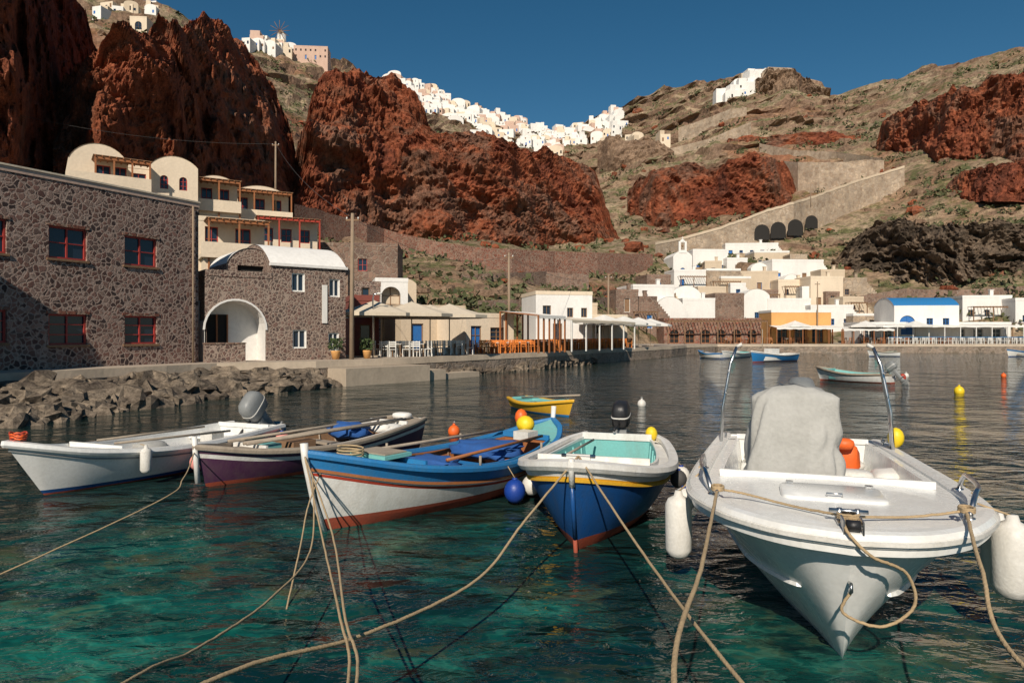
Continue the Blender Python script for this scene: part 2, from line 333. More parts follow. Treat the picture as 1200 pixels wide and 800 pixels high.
# ------------------------------------------------------------------ walls & houses
def ribbon(name,pts,mat,th=1.2,sub=6,arches=None,fwd=1.0,copemat=None):
    ob=Obj(name); mb=ob.part('masonry')
    P=[]
    for a,b_ in zip(pts,pts[1:]):
        for i in range(sub): P.append(tuple(lerp(a[j],b_[j],i/sub) for j in range(3)))
    P.append(pts[-1]); L=[]
    for px,yt,yb in P:
        d=gd(px,yb)-fwd; L.append((px,d,CZ+(HZ-yt)/F*d,CZ+(HZ-yb)/F*d-2-fwd*.6))
    rows=[[],[],[],[]]; cp=[[],[],[],[]]
    for px,d,zt,zb in L:
        x=(px-600)/F
        zt+=.25*noise.noise(Vector((px*.3,0,0)))
        rows[0].append((x*d,d,zb)); rows[1].append((x*d,d,zt)); rows[2].append((x*(d+th),d+th,zt)); rows[3].append((x*(d+th),d+th,zb-3))
        d0=d-.12; d1=d+.5
        cp[0].append((x*d0,d0,zt-.15)); cp[1].append((x*d0,d0,zt+.45)); cp[2].append((x*d1,d1,zt+.45)); cp[3].append((x*d1,d1,zt-.05))
    mb.sheet(rows,mat)
    if copemat: ob.part('parapet').sheet(cp,copemat)
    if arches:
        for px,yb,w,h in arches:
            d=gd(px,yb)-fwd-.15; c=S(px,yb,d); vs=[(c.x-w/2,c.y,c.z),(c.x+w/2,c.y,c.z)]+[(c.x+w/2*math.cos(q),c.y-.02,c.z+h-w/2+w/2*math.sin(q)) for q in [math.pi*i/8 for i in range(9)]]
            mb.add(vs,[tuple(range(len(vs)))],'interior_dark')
    return ob.done()
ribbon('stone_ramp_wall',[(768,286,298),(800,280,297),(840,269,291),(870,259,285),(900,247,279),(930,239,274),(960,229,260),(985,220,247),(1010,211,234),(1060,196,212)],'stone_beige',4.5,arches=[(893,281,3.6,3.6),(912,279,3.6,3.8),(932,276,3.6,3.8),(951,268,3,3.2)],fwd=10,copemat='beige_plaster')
ribbon('stone_terrace_wall',[(918,189,218),(935,190,222),(960,190,220),(990,190,213),(1015,187,206),(1036,188,198)],'stone_beige',3,fwd=6)
ribbon('stone_path_wall',[(795,150,156),(830,138,146),(855,128,138),(875,126,133)],'stone_beige',3,fwd=8)
ribbon('stone_path_wall',[(770,178,185),(830,163,170),(880,143,150)],'stone_beige',3,fwd=8)
ribbon('stone_path_wall',[(940,238,246),(990,234,243),(1040,214,222)],'stone_beige',2,fwd=5)
ribbon('stone_path_wall',[(1036,186,190),(980,178,184),(930,176,182),(890,168,176)],'stone_beige',2,fwd=5)
ribbon('stone_retaining_wall',[(345,238,268),(380,248,275),(430,262,290),(470,274,297),(520,284,303),(560,290,310),(640,294,316),(700,296,318),(765,298,318)],'stone_red',1.5)
ribbon('stone_retaining_wall',[(540,322,330),(580,320,330),(640,318,326),(690,322,330)],'stone_brown',1.2)
ribbon('stone_retaining_wall',[(560,352,364),(640,350,362),(720,348,360),(770,345,356)],'stone_brown',1.2)
ribbon('stone_retaining_wall',[(1000,348,356),(1060,338,346),(1120,340,348),(1200,335,344)],'stone_brown',1)
def facade(mb,w,h,ops,mat,dep=.25,rev=None):
    rev=rev or mat; xs=sorted({0,w}|{o['x'] for o in ops}|{o['x']+o['w'] for o in ops}); zs=sorted({0,h}|{o['z'] for o in ops}|{o['z']+o['h'] for o in ops})
    for a,b_ in zip(xs,xs[1:]):
        for c,d in zip(zs,zs[1:]):
            mx,mz=(a+b_)/2,(c+d)/2
            if any(o['x']<mx<o['x']+o['w'] and o['z']<mz<o['z']+o['h'] for o in ops): continue
            mb.add([(a,0,c),(b_,0,c),(b_,0,d),(a,0,d)],[(0,1,2,3)],mat)
    for o in ops:
        x0,x1,z0,z1=o['x'],o['x']+o['w'],o['z'],o['z']+o['h']; dp=o.get('dep',dep); rv=o.get('rev',rev)
        if o.get('arch'):
            r=o['w']/2; cx=(x0+x1)/2; zc=z1-r; arc=[(cx-r*math.cos(math.pi*i/14),zc+r*math.sin(math.pi*i/14)) for i in range(15)]
            path=[(x0,z0)]+arc+[(x1,z0)]
            for k in range(7):
                mb.add([(x0,0,z1),(arc[k][0],0,arc[k][1]),(arc[k+1][0],0,arc[k+1][1])],[(0,1,2)],mat)
                mb.add([(x1,0,z1),(arc[14-k-1][0],0,arc[14-k-1][1]),(arc[14-k][0],0,arc[14-k][1])],[(0,1,2)],mat)
            for p,q in zip(path,path[1:]): mb.add([(p[0],0,p[1]),(q[0],0,q[1]),(q[0],dp,q[1]),(p[0],dp,p[1])],[(0,1,2,3)],rv)
        else:
            path=[(x0,z0),(x0,z1),(x1,z1),(x1,z0),(x0,z0)]
            for p,q in zip(path,path[1:]): mb.add([(p[0],0,p[1]),(q[0],0,q[1]),(q[0],dp,q[1]),(p[0],dp,p[1])],[(0,1,2,3)],rv)
def fillop(mb,o,dep=.25,fr='window_red',pane='glass_pane',n=(2,3),ft=.07):
    dp=o.get('dep',dep); x0,x1,z0,z1=o['x'],o['x']+o['w'],o['z'],o['z']+o['h']
    mb.b2((x0,dp,z0),(x1,dp+.04,z1),pane)
    fr=o.get('fr',fr); y0,y1=dp-.07,dp-.003; n=o.get('n',n)
    if fr is None: return
    mb.b2((x0,y0,z0),(x0+ft,y1,z1),fr); mb.b2((x1-ft,y0,z0),(x1,y1,z1),fr); mb.b2((x0+ft,y0,z0),(x1-ft,y1,z0+ft),fr); mb.b2((x0+ft,y0,z1-ft),(x1-ft,y1,z1),fr)
    for i in range(1,n[0]): x=lerp(x0,x1,i/n[0]); mb.b2((x-ft*.4,y0+.01,z0+ft),(x+ft*.4,y1,z1-ft),fr)
    for i in range(1,n[1]): z=lerp(z0,z1,i/n[1]); mb.b2((x0+ft,y0+.02,z-.02),(x1-ft,y1,z+.02),fr)
def house(name,loc,rz,w,dp,h,mat,ops=(),sops=(),roof='flat',fr='door_blue',dep=.18,base=2.5,rmat=None,rev=None,para=.35,rise=None,cope=None):
    ob=Obj(name,loc,rz); wl=ob.part('walls'); wn=ob.part('windows'); rf=ob.part('roof')
    facade(wl,w,h,ops,mat,dep,rev)
    for o in ops:
        if not o.get('void'): fillop(wn,o,dep,fr,o.get('pane','glass_pane'))
    if base: wl.add([(0,0,-base),(w,0,-base),(w,0,0),(0,0,0)],[(0,1,2,3)],mat)
    wl.M=Matrix.Translation((w,0,0))@Matrix.Rotation(math.pi/2,4,'Z'); wn.M=wl.M.copy(); s1=[o for o in sops if o.get('s','r')=='r']
    facade(wl,dp,h,s1,mat,dep,rev)
    for o in s1: fillop(wn,o,dep,fr)
    wl.M=Matrix.Translation((0,dp,0))@Matrix.Rotation(-math.pi/2,4,'Z'); wn.M=wl.M.copy(); s2=[o for o in sops if o.get('s','r')=='l']
    facade(wl,dp,h,s2,mat,dep,rev)
    for o in s2: fillop(wn,o,dep,fr)
    wl.M=Matrix.Identity(4); wn.M=wl.M.copy()
    wl.add([(w,dp,0),(0,dp,0),(0,dp,h),(w,dp,h)],[(0,1,2,3)],mat)
    if base: wl.add([(w,0,-base),(w,dp,-base),(w,dp,0),(w,0,0),(0,dp,-base),(0,0,-base),(0,0,0),(0,dp,0)],[(0,1,2,3),(4,5,6,7)],mat)
    rm=rmat or mat
    if roof=='flat':
        rf.add([(.0,.0,h-.01),(w,0,h-.01),(w,dp,h-.01),(0,dp,h-.01)],[(0,1,2,3)],rm)
        t=.22; cm=cope or rm; o_=.03
        rf.b2((-o_,-o_,h),(w+o_,t,h+para),cm); rf.b2((-o_,dp-t,h),(w+o_,dp+o_,h+para),cm); rf.b2((-o_,t,h),(t,dp-t,h+para),cm); rf.b2((w-t,t,h),(w+o_,dp-t,h+para),cm)
    elif roof in('vault','xvault'):
        N_=14; W_,D_=(w,dp) if roof=='vault' else (dp,w); rise=rise or W_*.32; rr=(W_*W_/4+rise*rise)/(2*rise); a0=math.asin(min(1,W_/2/rr)); pts=[]
        for i in range(N_+1):
            a=-a0+2*a0*i/N_; pts.append((W_/2+rr*math.sin(a),h+rr*math.cos(a)-(rr-rise)))
        if roof=='vault':
            rf.sheet([[(x,-.05,z) for x,z in pts],[(x,dp+.05,z) for x,z in pts]],rm,True)
            wl.add([(0,0,h)]+[(x,0,z-.01) for x,z in pts[1:-1]]+[(w,0,h)],[tuple(range(N_+1))],mat); wl.add([(0,dp,h)]+[(x,dp,z-.01) for x,z in pts[1:-1]]+[(w,dp,h)],[tuple(range(N_+1))],mat)
        else:
            rf.sheet([[(-.05,x,z) for x,z in pts],[(w+.05,x,z) for x,z in pts]],rm,True)
            for X in(0,w): wl.add([(X,0,h)]+[(X,x,z-.01) for x,z in pts[1:-1]]+[(X,dp,h)],[tuple(range(N_+1))],mat)
    return ob
def span(px0,px1,d0,th):
    u0,u1=(px0-600)/F,(px1-600)/F; return (u1-u0)*d0/(math.cos(th)-u1*math.sin(th))
def W(x,z,w,h,**k): return dict(x=x,z=z,w=w,h=h,**k)
# house A
A0=Vector((-20.9,20.1,1.2)); A1=Vector((-14.7,32.0,1.2)); thA=math.atan2(A1.y-A0.y,A1.x-A0.x); wA=(A1-A0).length; hA=7.25
def onA(px):
    u=(px-600)/F; c,s=math.cos(thA),math.sin(thA); return (u*A0.y-A0.x)/(c-u*s)
opsA=[]
for a,b_ in ((-45,8),(57,102),(146,184)):
    x0=onA(a) if a>-40 else onA(8)-1.45; x1=onA(b_); 
    opsA.append(W(x0,4.25,x1-x0,1.25,n=(2,2))); opsA.append(W(x0,1.0 if a<0 else .9,x1-x0,1.2,n=(2,3)))
o=house('stone_house',A0,thA,wA,7,hA,'stone_dark',opsA,roof='flat',fr='window_red',dep=.16,cope='pink_plaster',para=.2,rmat='pink_plaster')
tr=o.part('sills')
for q in opsA: tr.b2((q['x']-.08,-.06,q['z']-.09),(q['x']+q['w']+.08,.1,q['z']-.003),'wood_old'); tr.b2((q['x']-.1,-.025,q['z']+q['h']+.003),(q['x']+q['w']+.1,.05,q['z']+q['h']+.12),'stone_red')
tr.b2((-.06,-.07,hA+.203),(wA+.06,.28,hA+.27),'cream_plaster')
gp=o.part('drainpipe'); gp.tube([(wA-.35,-.09,0),(wA-.35,-.09,hA)],.045,'pole_wood',8)
o.done()
house('stone_house',(-28.4,9.5,1.2),0,9.2,9.5,7.4,'stone_dark',[W(2,1,1.2,1.3),W(6,1,1.2,1.3),W(2,4.3,1.2,1.3),W(6,4.3,1.2,1.3)],roof='flat',fr='window_red',cope='pink_plaster',para=.25).done()
# house B: arch section + taller section
B0=Vector((-14.45,32.3,1.2)); B1=Vector((-8.9,36.6,1.2)); thB=math.atan2(B1.y-B0.y,B1.x-B0.x)
def onB(px):
    u=(px-600)/F; c,s=math.cos(thB),math.sin(thB); return (u*B0.y-B0.x)/(c-u*s)
xb=onB(318)
arch=W(onB(240),0,onB(311)-onB(240),2.95,arch=True,dep=1.3,rev='white_plaster',pane='white_plaster',fr=None)
o=house('arched_stone_house',B0,thB,xb,5,4.1,'stone_dark_small',[arch],roof='flat',rmat='stone_dark_small',para=.3,cope='stone_dark_small')
e=o.part('entrance'); ax=arch['x']
e.b2((ax+.25,1.2,.0),(ax+1.35,1.29,2.3),'interior_dark')
for xx in(.3,.8,1.3): e.b2((ax+xx,1.12,.0),(ax+xx+.06,1.19,2.3),'wood_varnish')
for k in range(15):
    a0,a1=math.pi*k/15,math.pi*(k+1)/15; r=arch['w']/2; cx=ax+r; zc=arch['h']-r
    e.add([(cx+rr*math.cos(a),yy,zc+rr*math.sin(a)) for yy in(-.05,.0) for a,rr in((a0,r),(a0,r+.09),(a1,r+.09),(a1,r))],[(0,1,2,3),(0,4,5,1),(1,5,6,2),(2,6,7,3),(3,7,4,0)],'white_plaster')
e.b2((ax-.1,-.4,-.0),(ax+arch['w']*.62,-.12,.85),'stone_dark_small'); e.b2((ax-.13,-.43,.853),(ax+arch['w']*.62+.03,-.09,.92),'stone_brown')
o.done()
p=B0+Vector((math.cos(thB)*1.2,math.sin(thB)*1.2,4.1))+Vector((-math.sin(thB),math.cos(thB),0))*1.2
house('vaulted_roof_room',p,thB,2.5,3.2,.75,'stone_dark_small',[W(.55,.0,1.4,.7,fr=None,pane='interior_dark')],roof='vault',rmat='white_plaster',rise=.85,base=0).done()
wB=onB(405)-xb; lb=B0+Vector((math.cos(thB)*xb,math.sin(thB)*xb,0))
def bb(a,b_,z,h,**k): return W(onB(a)-xb,z,onB(b_)-onB(a),h,**k)
o=house('stone_harbour_house',lb,thB,wB,6,4.85,'stone_dark_small',[bb(342,357,3.5,.95,n=(2,1)),bb(386,398,3.3,.95,n=(2,1)),bb(343,359,.6,.95,n=(2,1)),bb(385,397,.45,.95,n=(2,1))],[W(1.2,3.2,.8,1,n=(2,1)),W(3.5,3.2,.8,1,n=(2,1)),W(1.2,0,.9,2,n=(1,1)),W(3.5,.5,.9,1.1,n=(2,1))],roof='xvault',fr='white_paint',dep=.14,rmat='white_plaster',rise=1.25,rev='white_plaster')
t=o.part('white_banner'); t.b2((onB(377)-xb,-.07,1.9),(onB(383)-xb,-.03,3.9),'canvas_white')
t=o.part('eaves'); t.b2((-.08,-.12,4.76),(wB+.08,.1,4.9),'white_plaster')
o.done()
# hillside villas
def pl(name,px0,px1,yt,yb,d0,th,dp,mat,ops=(),fl=0,**k):
    th=math.radians(th); 
    if d0 is None: d0=gd(px0,yb)
    loc=S(px0,yb,d0); w=span(px0,px1,d0,th); h=(yb-yt)/F*d0
    if callable(ops): ops=ops(w,h)
    return house(name,loc,th,w,dp,h,mat,ops,**k),w,h
def pergola(ob,x0,x1,z,y0=-1.8,y1=0,posts=3,mat='wood_varnish',zb=0):
    q=ob.part('pergola')
    for i in range(posts):
        x=lerp(x0+.06,x1-.06,i/(posts-1)); q.b2((x-.06,y0,zb),(x+.06,y0+.12,z),mat)
    q.b2((x0,y0-.02,z+.003),(x1,y0+.14,z+.15),mat); n=int((x1-x0)/.45)
    for i in range(n+1): x=lerp(x0+.04,x1-.04,i/n); q.b2((x-.035,y0-.15,z+.155),(x+.035,y1-.01,z+.24),mat)
    if mat!='wood_old': q.b2((x0-.1,y0-.1,z+.245),(x1+.1,y1-.02,z+.29),'wood_old')
def balc(o,w,h,a,b_,y=-2.2,x0=0,x1=None):
    x1=x1 or w; q=o.part('balcony'); q.b2((x0,y-.1,h-a),(x1,-.01,h-a+.3),'cream_plaster'); q.b2((x0,y-.1,h-a+.303),(x1,y+.02,h-b_),'cream_plaster'); q.b2((x0+.2,y+.3,-5),(x1-.2,-.01,h-a-.003),'cream_plaster')
o,w,h=pl('vaulted_villa',80,150,184,245,52,35,6,'cream_plaster',lambda w,h:[W(w*.45,h-1.9,1.0,1.6,n=(2,2)),W(w*.75,h-1.9,.9,1.6,n=(2,2))],roof='vault',rise=1.35,fr='window_red',base=6); pergola(o,w*.4,w*1.35,h-.25,-1.9,0,4); balc(o,w,h,2.4,1.4,-2.0,0,w*1.35); o.done()
o,w,h=pl('terraced_villa',146,182,196,262,56,30,5,'cream_plaster',lambda w,h:[W(w*.2,h-1.9,1.1,1.5,n=(2,2))],roof='flat',fr='window_red',base=6,para=.3); o.done()
o,w,h=pl('vaulted_villa',176,232,192,262,55,30,6,'cream_plaster',lambda w,h:[W(w*.2,h-1.9,.6,1.1,arch=True),W(w*.6,h-1.9,.6,1.1,arch=True)],roof='vault',rise=.85,fr='window_red',base=6); o.done()
o,w,h=pl('vaulted_villa',228,278,212,285,60,30,6,'cream_plaster',lambda w,h:[W(w*.15,h-2.2,.9,1.7,n=(2,2)),W(w*.55,h-2.2,.9,1.7,n=(2,2))],roof='vault',rise=.7,fr='window_red',base=6); pergola(o,0,w,h-.3,-2); balc(o,w,h,2.9,1.9); o.done()
o,w,h=pl('vaulted_villa',272,338,224,290,66,28,6,'cream_plaster',lambda w,h:[W(w*.1,h-2.2,.9,1.7,n=(2,2)),W(w*.4,h-2.2,.9,1.7,n=(2,2)),W(w*.7,h-2.2,.9,1.7,n=(2,2))],roof='vault',rise=.8,fr='window_red',base=6); pergola(o,0,w,h-.3,-2,0,4); balc(o,w,h,3.0,2.0); o.done()
o,w,h=pl('terraced_villa',232,310,258,330,50,30,5,'cream_plaster',lambda w,h:[W(w*.1,h-2.2,.9,1.8,n=(2,2)),W(w*.55,h-2.2,1.1,1.8,n=(2,2))],roof='flat',fr='window_red',base=5); pergola(o,w*.1,w,h-.3,-2,0,3); balc(o,w,h,2.9,1.8); o.done()
o,w,h=pl('terraced_villa',300,372,258,320,60,25,6,'cream_plaster',lambda w,h:[W(w*.1,h-1.8,.9,1.2,n=(2,2)),W(w*.4,h-1.8,.9,1.2,n=(2,2)),W(w*.7,h-1.8,.9,1.2,n=(2,2))],roof='flat',fr='window_red',base=5); pergola(o,0,w,h-.1,-1.6,0,4,'red_paint'); o.done()
o,w,h=pl('stone_villa',372,466,288,350,66,5,7,'stone_brown',lambda w,h:[W(w*.15,h-2.4,.9,1.2,n=(2,2)),W(w*.5,h-2.4,.9,1.2,n=(2,2))],roof='flat',fr='window_red',base=4,cope='stone_brown'); o.done()
pl('white_arch_house',440,478,330,385,58,15,5,'white_plaster',lambda w,h:[W(w*.18,h-2.6,w*.6,2.2,arch=True,dep=.8,pane='beige_plaster',fr='wood_old')],roof='flat',fr='wood_old')[0].done()
pl('white_arch_house',462,488,332,380,64,10,5,'beige_plaster',lambda w,h:[W(.5,h-2,.8,1.1)],roof='vault',rise=.5,fr='wood_old')[0].done()
pl('harbour_shed',412,444,352,420,42,20,5,'maroon_plaster',lambda w,h:[W(w*.3,0,w*.4,2.1,n=(1,1))],roof='flat',fr='wood_old')[0].done()
pl('harbour_shed',414,446,335,400,48,15,5,'stone_dark_small',lambda w,h:[W(w*.3,2.8,w*.3,1,n=(1,1))],roof='flat',fr='wood_old')[0].done()
# ------------------------------------------------------------------ quays
qe=[(-24,16,),(-18.6,20.0),(-16.2,25),(-13.4,31),(-9.6,33.3),(-6.1,37.7),(-2.2,44),(2.6,51),(7.6,60.6),(13,69),(18,77),(22,86),(28,93),(45,93.5),(62,94),(80,94),(110,92)]
mb=MB(); dens=[]
for a,b_ in zip(qe,qe[1:]):
    n=max(2,int(math.dist(a,b_)/1.2))
    for i in range(n): dens.append((lerp(a[0],b_[0],i/n)+.12*noise.noise(Vector((i*.9,a[0],0))),lerp(a[1],b_[1],i/n)))
dens.append(qe[-1]); rows=[[],[],[],[],[],[]]
for x,y in dens:
    k=(y+28)/y; rows[0].append((x,y,-1.5)); rows[1].append((x*1.0,y+.02,.25+.1*noise.noise(Vector((x,y,0))))); rows[5].append((x+.02,y-.06,.86)); rows[2].append((x,y+.08,1.2)); rows[3].append((x*1.01,y+.6,1.2)); rows[4].append((x*k-(6 if x<-5 else 0),y+28,1.204))
mb.sheet([rows[0],rows[1],[(x,y+.04,z) for x,y,z in rows[5]]],'stone_quay'); mb.sheet([[(x,y+.05,z) for x,y,z in rows[5]],rows[5],rows[2],rows[3]],'concrete'); mb.sheet(rows[3:5],'paving'); fin(mb,'harbour_quay')
ob=Obj('concrete_landing',(-9.3,34,0),math.radians(50)); m_=ob.part('slab'); m_.b2((0,-1.7,-1),(5.5,-.1,.85),'concrete'); m_.b2((5.5,-1.4,-1),(7.0,-.1,.55),'concrete'); m_.b2((7,-1.2,-1),(10,-.1,.3),'concrete'); ob.done()
ob=Obj('near_quay'); m_=ob.part('slab'); m_.b2((-14,-8,-1.5),(14,1.7,.9),'concrete')
for x in(-2.0,-.5,.5,2.2,-4): m_.tube([(x,1.2,.9),(x,1.2,1.05),(x,1.2,1.06),(x,1.2,1.14)],[.09,.09,.15,.13],'rubber',12)
ob.done()
mb=MB(); mb.add([(-2500,-600,0),(2500,-600,0),(2500,3500,0),(-2500,3500,0)],[(0,1,2,3)],'sea_water'); fin(mb,'sea_water')
# shore rocks
rk=MB(); wl_=[(-18.2,14),(-13.9,18.5),(-13.1,21),(-11.8,25.6),(-9.4,32),(-6.5,36.3),(-2.8,42.4),(1.7,49),(6.5,58)]
inn=[(-20,17),(-17.2,20),(-16.2,25),(-13.4,31),(-9.6,33.3),(-6.1,37.7),(-2.2,44),(2.6,51),(7.6,60.6)]
for i in range(760):
    k=U(0,7.999) if i<290 else U(0,4); j=int(k); u=k-j; a=(lerp(wl_[j][0],wl_[j+1][0],u),lerp(wl_[j][1],wl_[j+1][1],u)); b_=(lerp(inn[j][0],inn[j+1][0],u),lerp(inn[j][1],inn[j+1][1],u)); v=R()
    s=random.choice([.14,.2,.3,.42,.62,.8])*U(.8,1.2); p=(lerp(a[0],b_[0],v),lerp(a[1],b_[1],v),lerp(-.12,.5,v)*(1 if j<4 else .3))
    if j>=4: s*=.7
    rk.blob(p,(s,s*U(.7,1.1),s*U(.45,.75)),'shore_rock',12,U(.7,1),.8,1.5,i*3.1,False)
fin(rk,'shore_rocks')
# ------------------------------------------------------------------ harbour village on the right
def vops(w,h,fr='door_blue',door=True):
    L=[]; n=max(1,int(w/2.2)); fl=max(1,int(h/2.8))
    for f in range(fl):
        for i in range(n):
            x=(i+.5)*w/n; z=f*2.8
            if R()<.15: continue
            if f==0 and R()<.4: L.append(W(x-.45,.02,.9,2.05,n=(1,1),pane='door_blue' if R()<.6 else 'wood_old'))
            elif z+2.2<h: L.append(W(x-.38,z+1.0,.76,1.05,n=(2,2)))
    return L
VH=[
(812,852,294,322,'white_plaster','flat',4),(850,912,287,304,'white_plaster','flat',-4),(884,925,296,316,'beige_plaster','flat',0),(905,965,306,332,'white_plaster','flat',5),(962,990,318,340,'beige_plaster','flat',0),
(828,868,317,346,'stone_beige','flat',3),(868,912,320,344,'beige_plaster','flat',-3),(912,952,330,352,'cream_plaster','flat',0),(950,988,326,362,'cream_plaster','flat',5),(985,1016,328,352,'stone_beige','flat',-6),
(742,790,336,372,'white_plaster','flat',10),(788,820,336,366,'white_plaster','vault',5),(818,850,338,370,'beige_plaster','flat',0),(735,770,350,385,'stone_brown','flat',8),(770,800,350,392,'white_plaster','vault',5),(800,838,352,388,'white_plaster','flat',0),
(838,872,346,388,'stone_brown','flat',3),(872,902,340,380,'white_plaster','vault',0),(900,950,352,380,'white_plaster','flat',0),(950,1000,360,388,'white_plaster','flat',-5),(1000,1048,370,395,'stone_beige','flat',0),(845,880,326,350,'beige_plaster','flat',4),(790,828,318,340,'white_plaster','flat',6),(1128,1186,349,378,'white_plaster','flat',-8),(1190,1260,352,385,'white_plaster','flat',-8),
(722,748,342,366,'stone_brown','flat',8),(758,786,324,345,'stone_brown','flat',8),(826,846,308,326,'beige_plaster','flat',-8),(852,876,304,322,'white_plaster','flat',6),(880,900,308,326,'white_plaster','vault',0),(926,946,300,316,'stone_beige','flat',0),(940,966,338,356,'white_plaster','flat',-4),(884,912,342,362,'stone_brown','flat',2),(808,826,346,366,'white_plaster','flat',-4),(988,1012,350,372,'beige_plaster','flat',4),(856,874,334,352,'white_plaster','flat',-3),(918,938,322,338,'white_plaster','vault',3),(968,984,344,360,'stone_brown','flat',3),(776,792,344,362,'beige_plaster','flat',-6)]
for i,(a,b_,yt,yb,mt,rf,th) in enumerate(VH):
    nm='white_house' if 'white' in mt else 'stone_cottage' if 'stone' in mt else 'plaster_house'
    d=max(gd(a,yb),101)-(1.5 if i>24 else 0); k={} 
    if rf=='vault': k['rise']=1.1; yt+=6
    if 'white' in mt or 'beige' in mt: k['cope']='white_plaster' if R()<.6 else mt
    o,w,h=pl(nm,a,b_,yt,yb,d,th,U(5,8),mt,vops,roof=rf,fr=random.choice(['door_blue','door_blue','wood_old','white_paint']),base=5,para=.4,**k)
    if R()<.5: q=o.part('chimney'); q.b2((w*.7,2,h),(w*.7+.5,2.5,h+1.3),mt); q.b2((w*.7-.08,1.92,h+1.303),(w*.7+.58,2.58,h+1.4),mt)
    if R()<.3 and rf=='flat': pergola(o,w*.1,w*.9,2.3,-1.8,0,3,'wood_old')
    if R()<.4:
        q=o.part('outside_stair')
        for s_ in range(7): q.b2((w+.003+.3*s_,.3,-3),(w+.3+.3*s_,1.2,h-.35*s_-.4),mt)
    o.done()
o,w,h=pl('chapel',789,811,300,326,None,3,7,'white_plaster',lambda w,h:[W(w/2-.5,0,1.0,2.1,arch=True,pane='door_blue')],roof='vault',fr='door_blue',rise=1.1)
q=o.part('belfry'); cx=w/2
for s in(-1,1): q.b2((cx+s*.6-.2,-.1,h+1.2),(cx+s*.6+.2,.3,h+2.7),'white_plaster')
q.b2((cx-.8,-.1,h+.6),(cx+.8,.3,h+1.197),'white_plaster'); q.b2((cx-.8,-.1,h+2.703),(cx+.8,.3,h+2.95),'white_plaster'); q.blob((cx,.1,h+2.98),(.5,.28,.35),'white_plaster'); q.b2((cx-.04,.06,h+3.3),(cx+.04,.14,h+3.9),'white_plaster'); q.b2((cx-.2,.065,h+3.55),(cx+.2,.135,h+3.65),'white_plaster'); q.blob((cx,.1,h+2.0),(.2,.2,.25),'wood_old',8); o.done()
o,w,h=pl('blue_roofed_boathouse',1048,1124,358,392,100,-6,7,'white_plaster',lambda w,h:[W(w*.08,0,2.2,2.8,arch=True,pane='door_blue'),W(w*.5,1.2,.9,1.2),W(w*.75,1.2,.9,1.2)],roof='xvault',rmat='sky_blue_paint',rise=1.3,base=3); o.done()
# waterfront tavernas
def chair(mb,x,y,z,rz,mat):
    M=mb.M.copy(); mb.M=M@Matrix.Translation((x,y,z))@Matrix.Rotation(rz,4,'Z')
    mb.b2((-.21,-.21,.43),(.21,.21,.46),mat)
    for a in(-.19,.19):
        mb.b2((a-.02,-.21,0),(a+.02,-.17,.43),mat); mb.b2((a-.02,.17,0),(a+.02,.21,.92),mat)
    for zz in(.58,.7,.82): mb.b2((-.17,.175,zz),(.17,.205,zz+.07),mat)
    mb.M=M
def table(mb,x,y,z,mat,leg):
    mb.b2((x-.4,y-.4,z+.72),(x+.4,y+.4,z+.75),mat)
    for a in(-.33,.33):
        for b_ in(-.33,.33): mb.b2((x+a-.025,y+b_-.025,z),(x+a+.025,y+b_+.025,z+.72),leg)
def dining(name,pts,cm,tm,n,dm=4.5):
    mb=MB(); tb=MB()
    for i in range(n):
        k=(i+U(.2,.8))/n*(len(pts)-1); j=min(len(pts)-2,int(k)); u=k-j; x=lerp(pts[j][0],pts[j+1][0],u); y=lerp(pts[j][1],pts[j+1][1],u)+U(1,dm)
        table(tb,x,y,1.21,tm,'wood_old')
        for dx,dy,r in((-.62,0,math.pi/2),(.62,0,-math.pi/2),(0,-.65,math.pi),(0,.65,0)):
            chair(mb,x+dx,y+dy,1.21,r+U(-.2,.2),cm)
    fin(mb,name+'_chairs'); fin(tb,name+'_tables')
dining('taverna',[(-7.8,37.6),(-5.7,39.5),(-3,44)],'white_paint','canvas_white',12,3)
dining('taverna',[(-2.2,44.6),(2.6,51.6),(7.6,61),(12,68.5)],'chair_orange','canvas_white',40,2.8)
dining('taverna',[(-1.5,47.6),(2.9,53.6),(7.9,63),(12,70.5)],'chair_orange','wood_varnish',26,2.8)
dining('taverna',[(29,94),(45,95),(62,95)],'wood_varnish','canvas_white',18)
dining('taverna',[(50,95),(62,95),(80,95)],'white_paint','canvas_white',26)
def parasol(x,y,w=3.6,z=2.55,mat='canvas_beige'):
    ob=Obj('parasol',(x,y,1.21),U(0,.8)); c=ob.part('canopy'); n=8; rings=[]
    for r,zz in((.02,z+.75),(.5,z+.36),(1,z+.02),(1,z-.16)): rings.append([(w/2*r*math.copysign(abs(math.cos(a))**.6,math.cos(a)),w/2*r*math.copysign(abs(math.sin(a))**.6,math.sin(a)),zz) for a in[2*math.pi*(k+.5)/n for k in range(n)]])
    c.loft(rings,mat,False,False); p=ob.part('pole'); p.tube([(0,0,0),(0,0,z+.8)],.035,'wood_grey'); p.b2((-.3,-.3,0),(.3,.3,.08),'concrete')
    for k in range(8): a=2*math.pi*(k+.5)/8; p.tube([(0,0,z+.5),(w/2*.9*math.cos(a)*1.05,w/2*.9*math.sin(a)*1.05,z+.02)],.015,'wood_grey',4)
    ob.done()
for x,y in((-8.0,39.6),(-6.0,40.8),(-4.0,43.6),(-5.4,45),(-8.4,44.5)): parasol(x,y,4.6,2.5)
for x,y in((8.6,64),(11.2,68.5),(13.6,73.5),(16,79),(9.8,69.5)): parasol(x,y,4.4,2.4,'canvas_white')
for x in(40,50,57): parasol(x,96.5,4,2.5,'canvas_white')
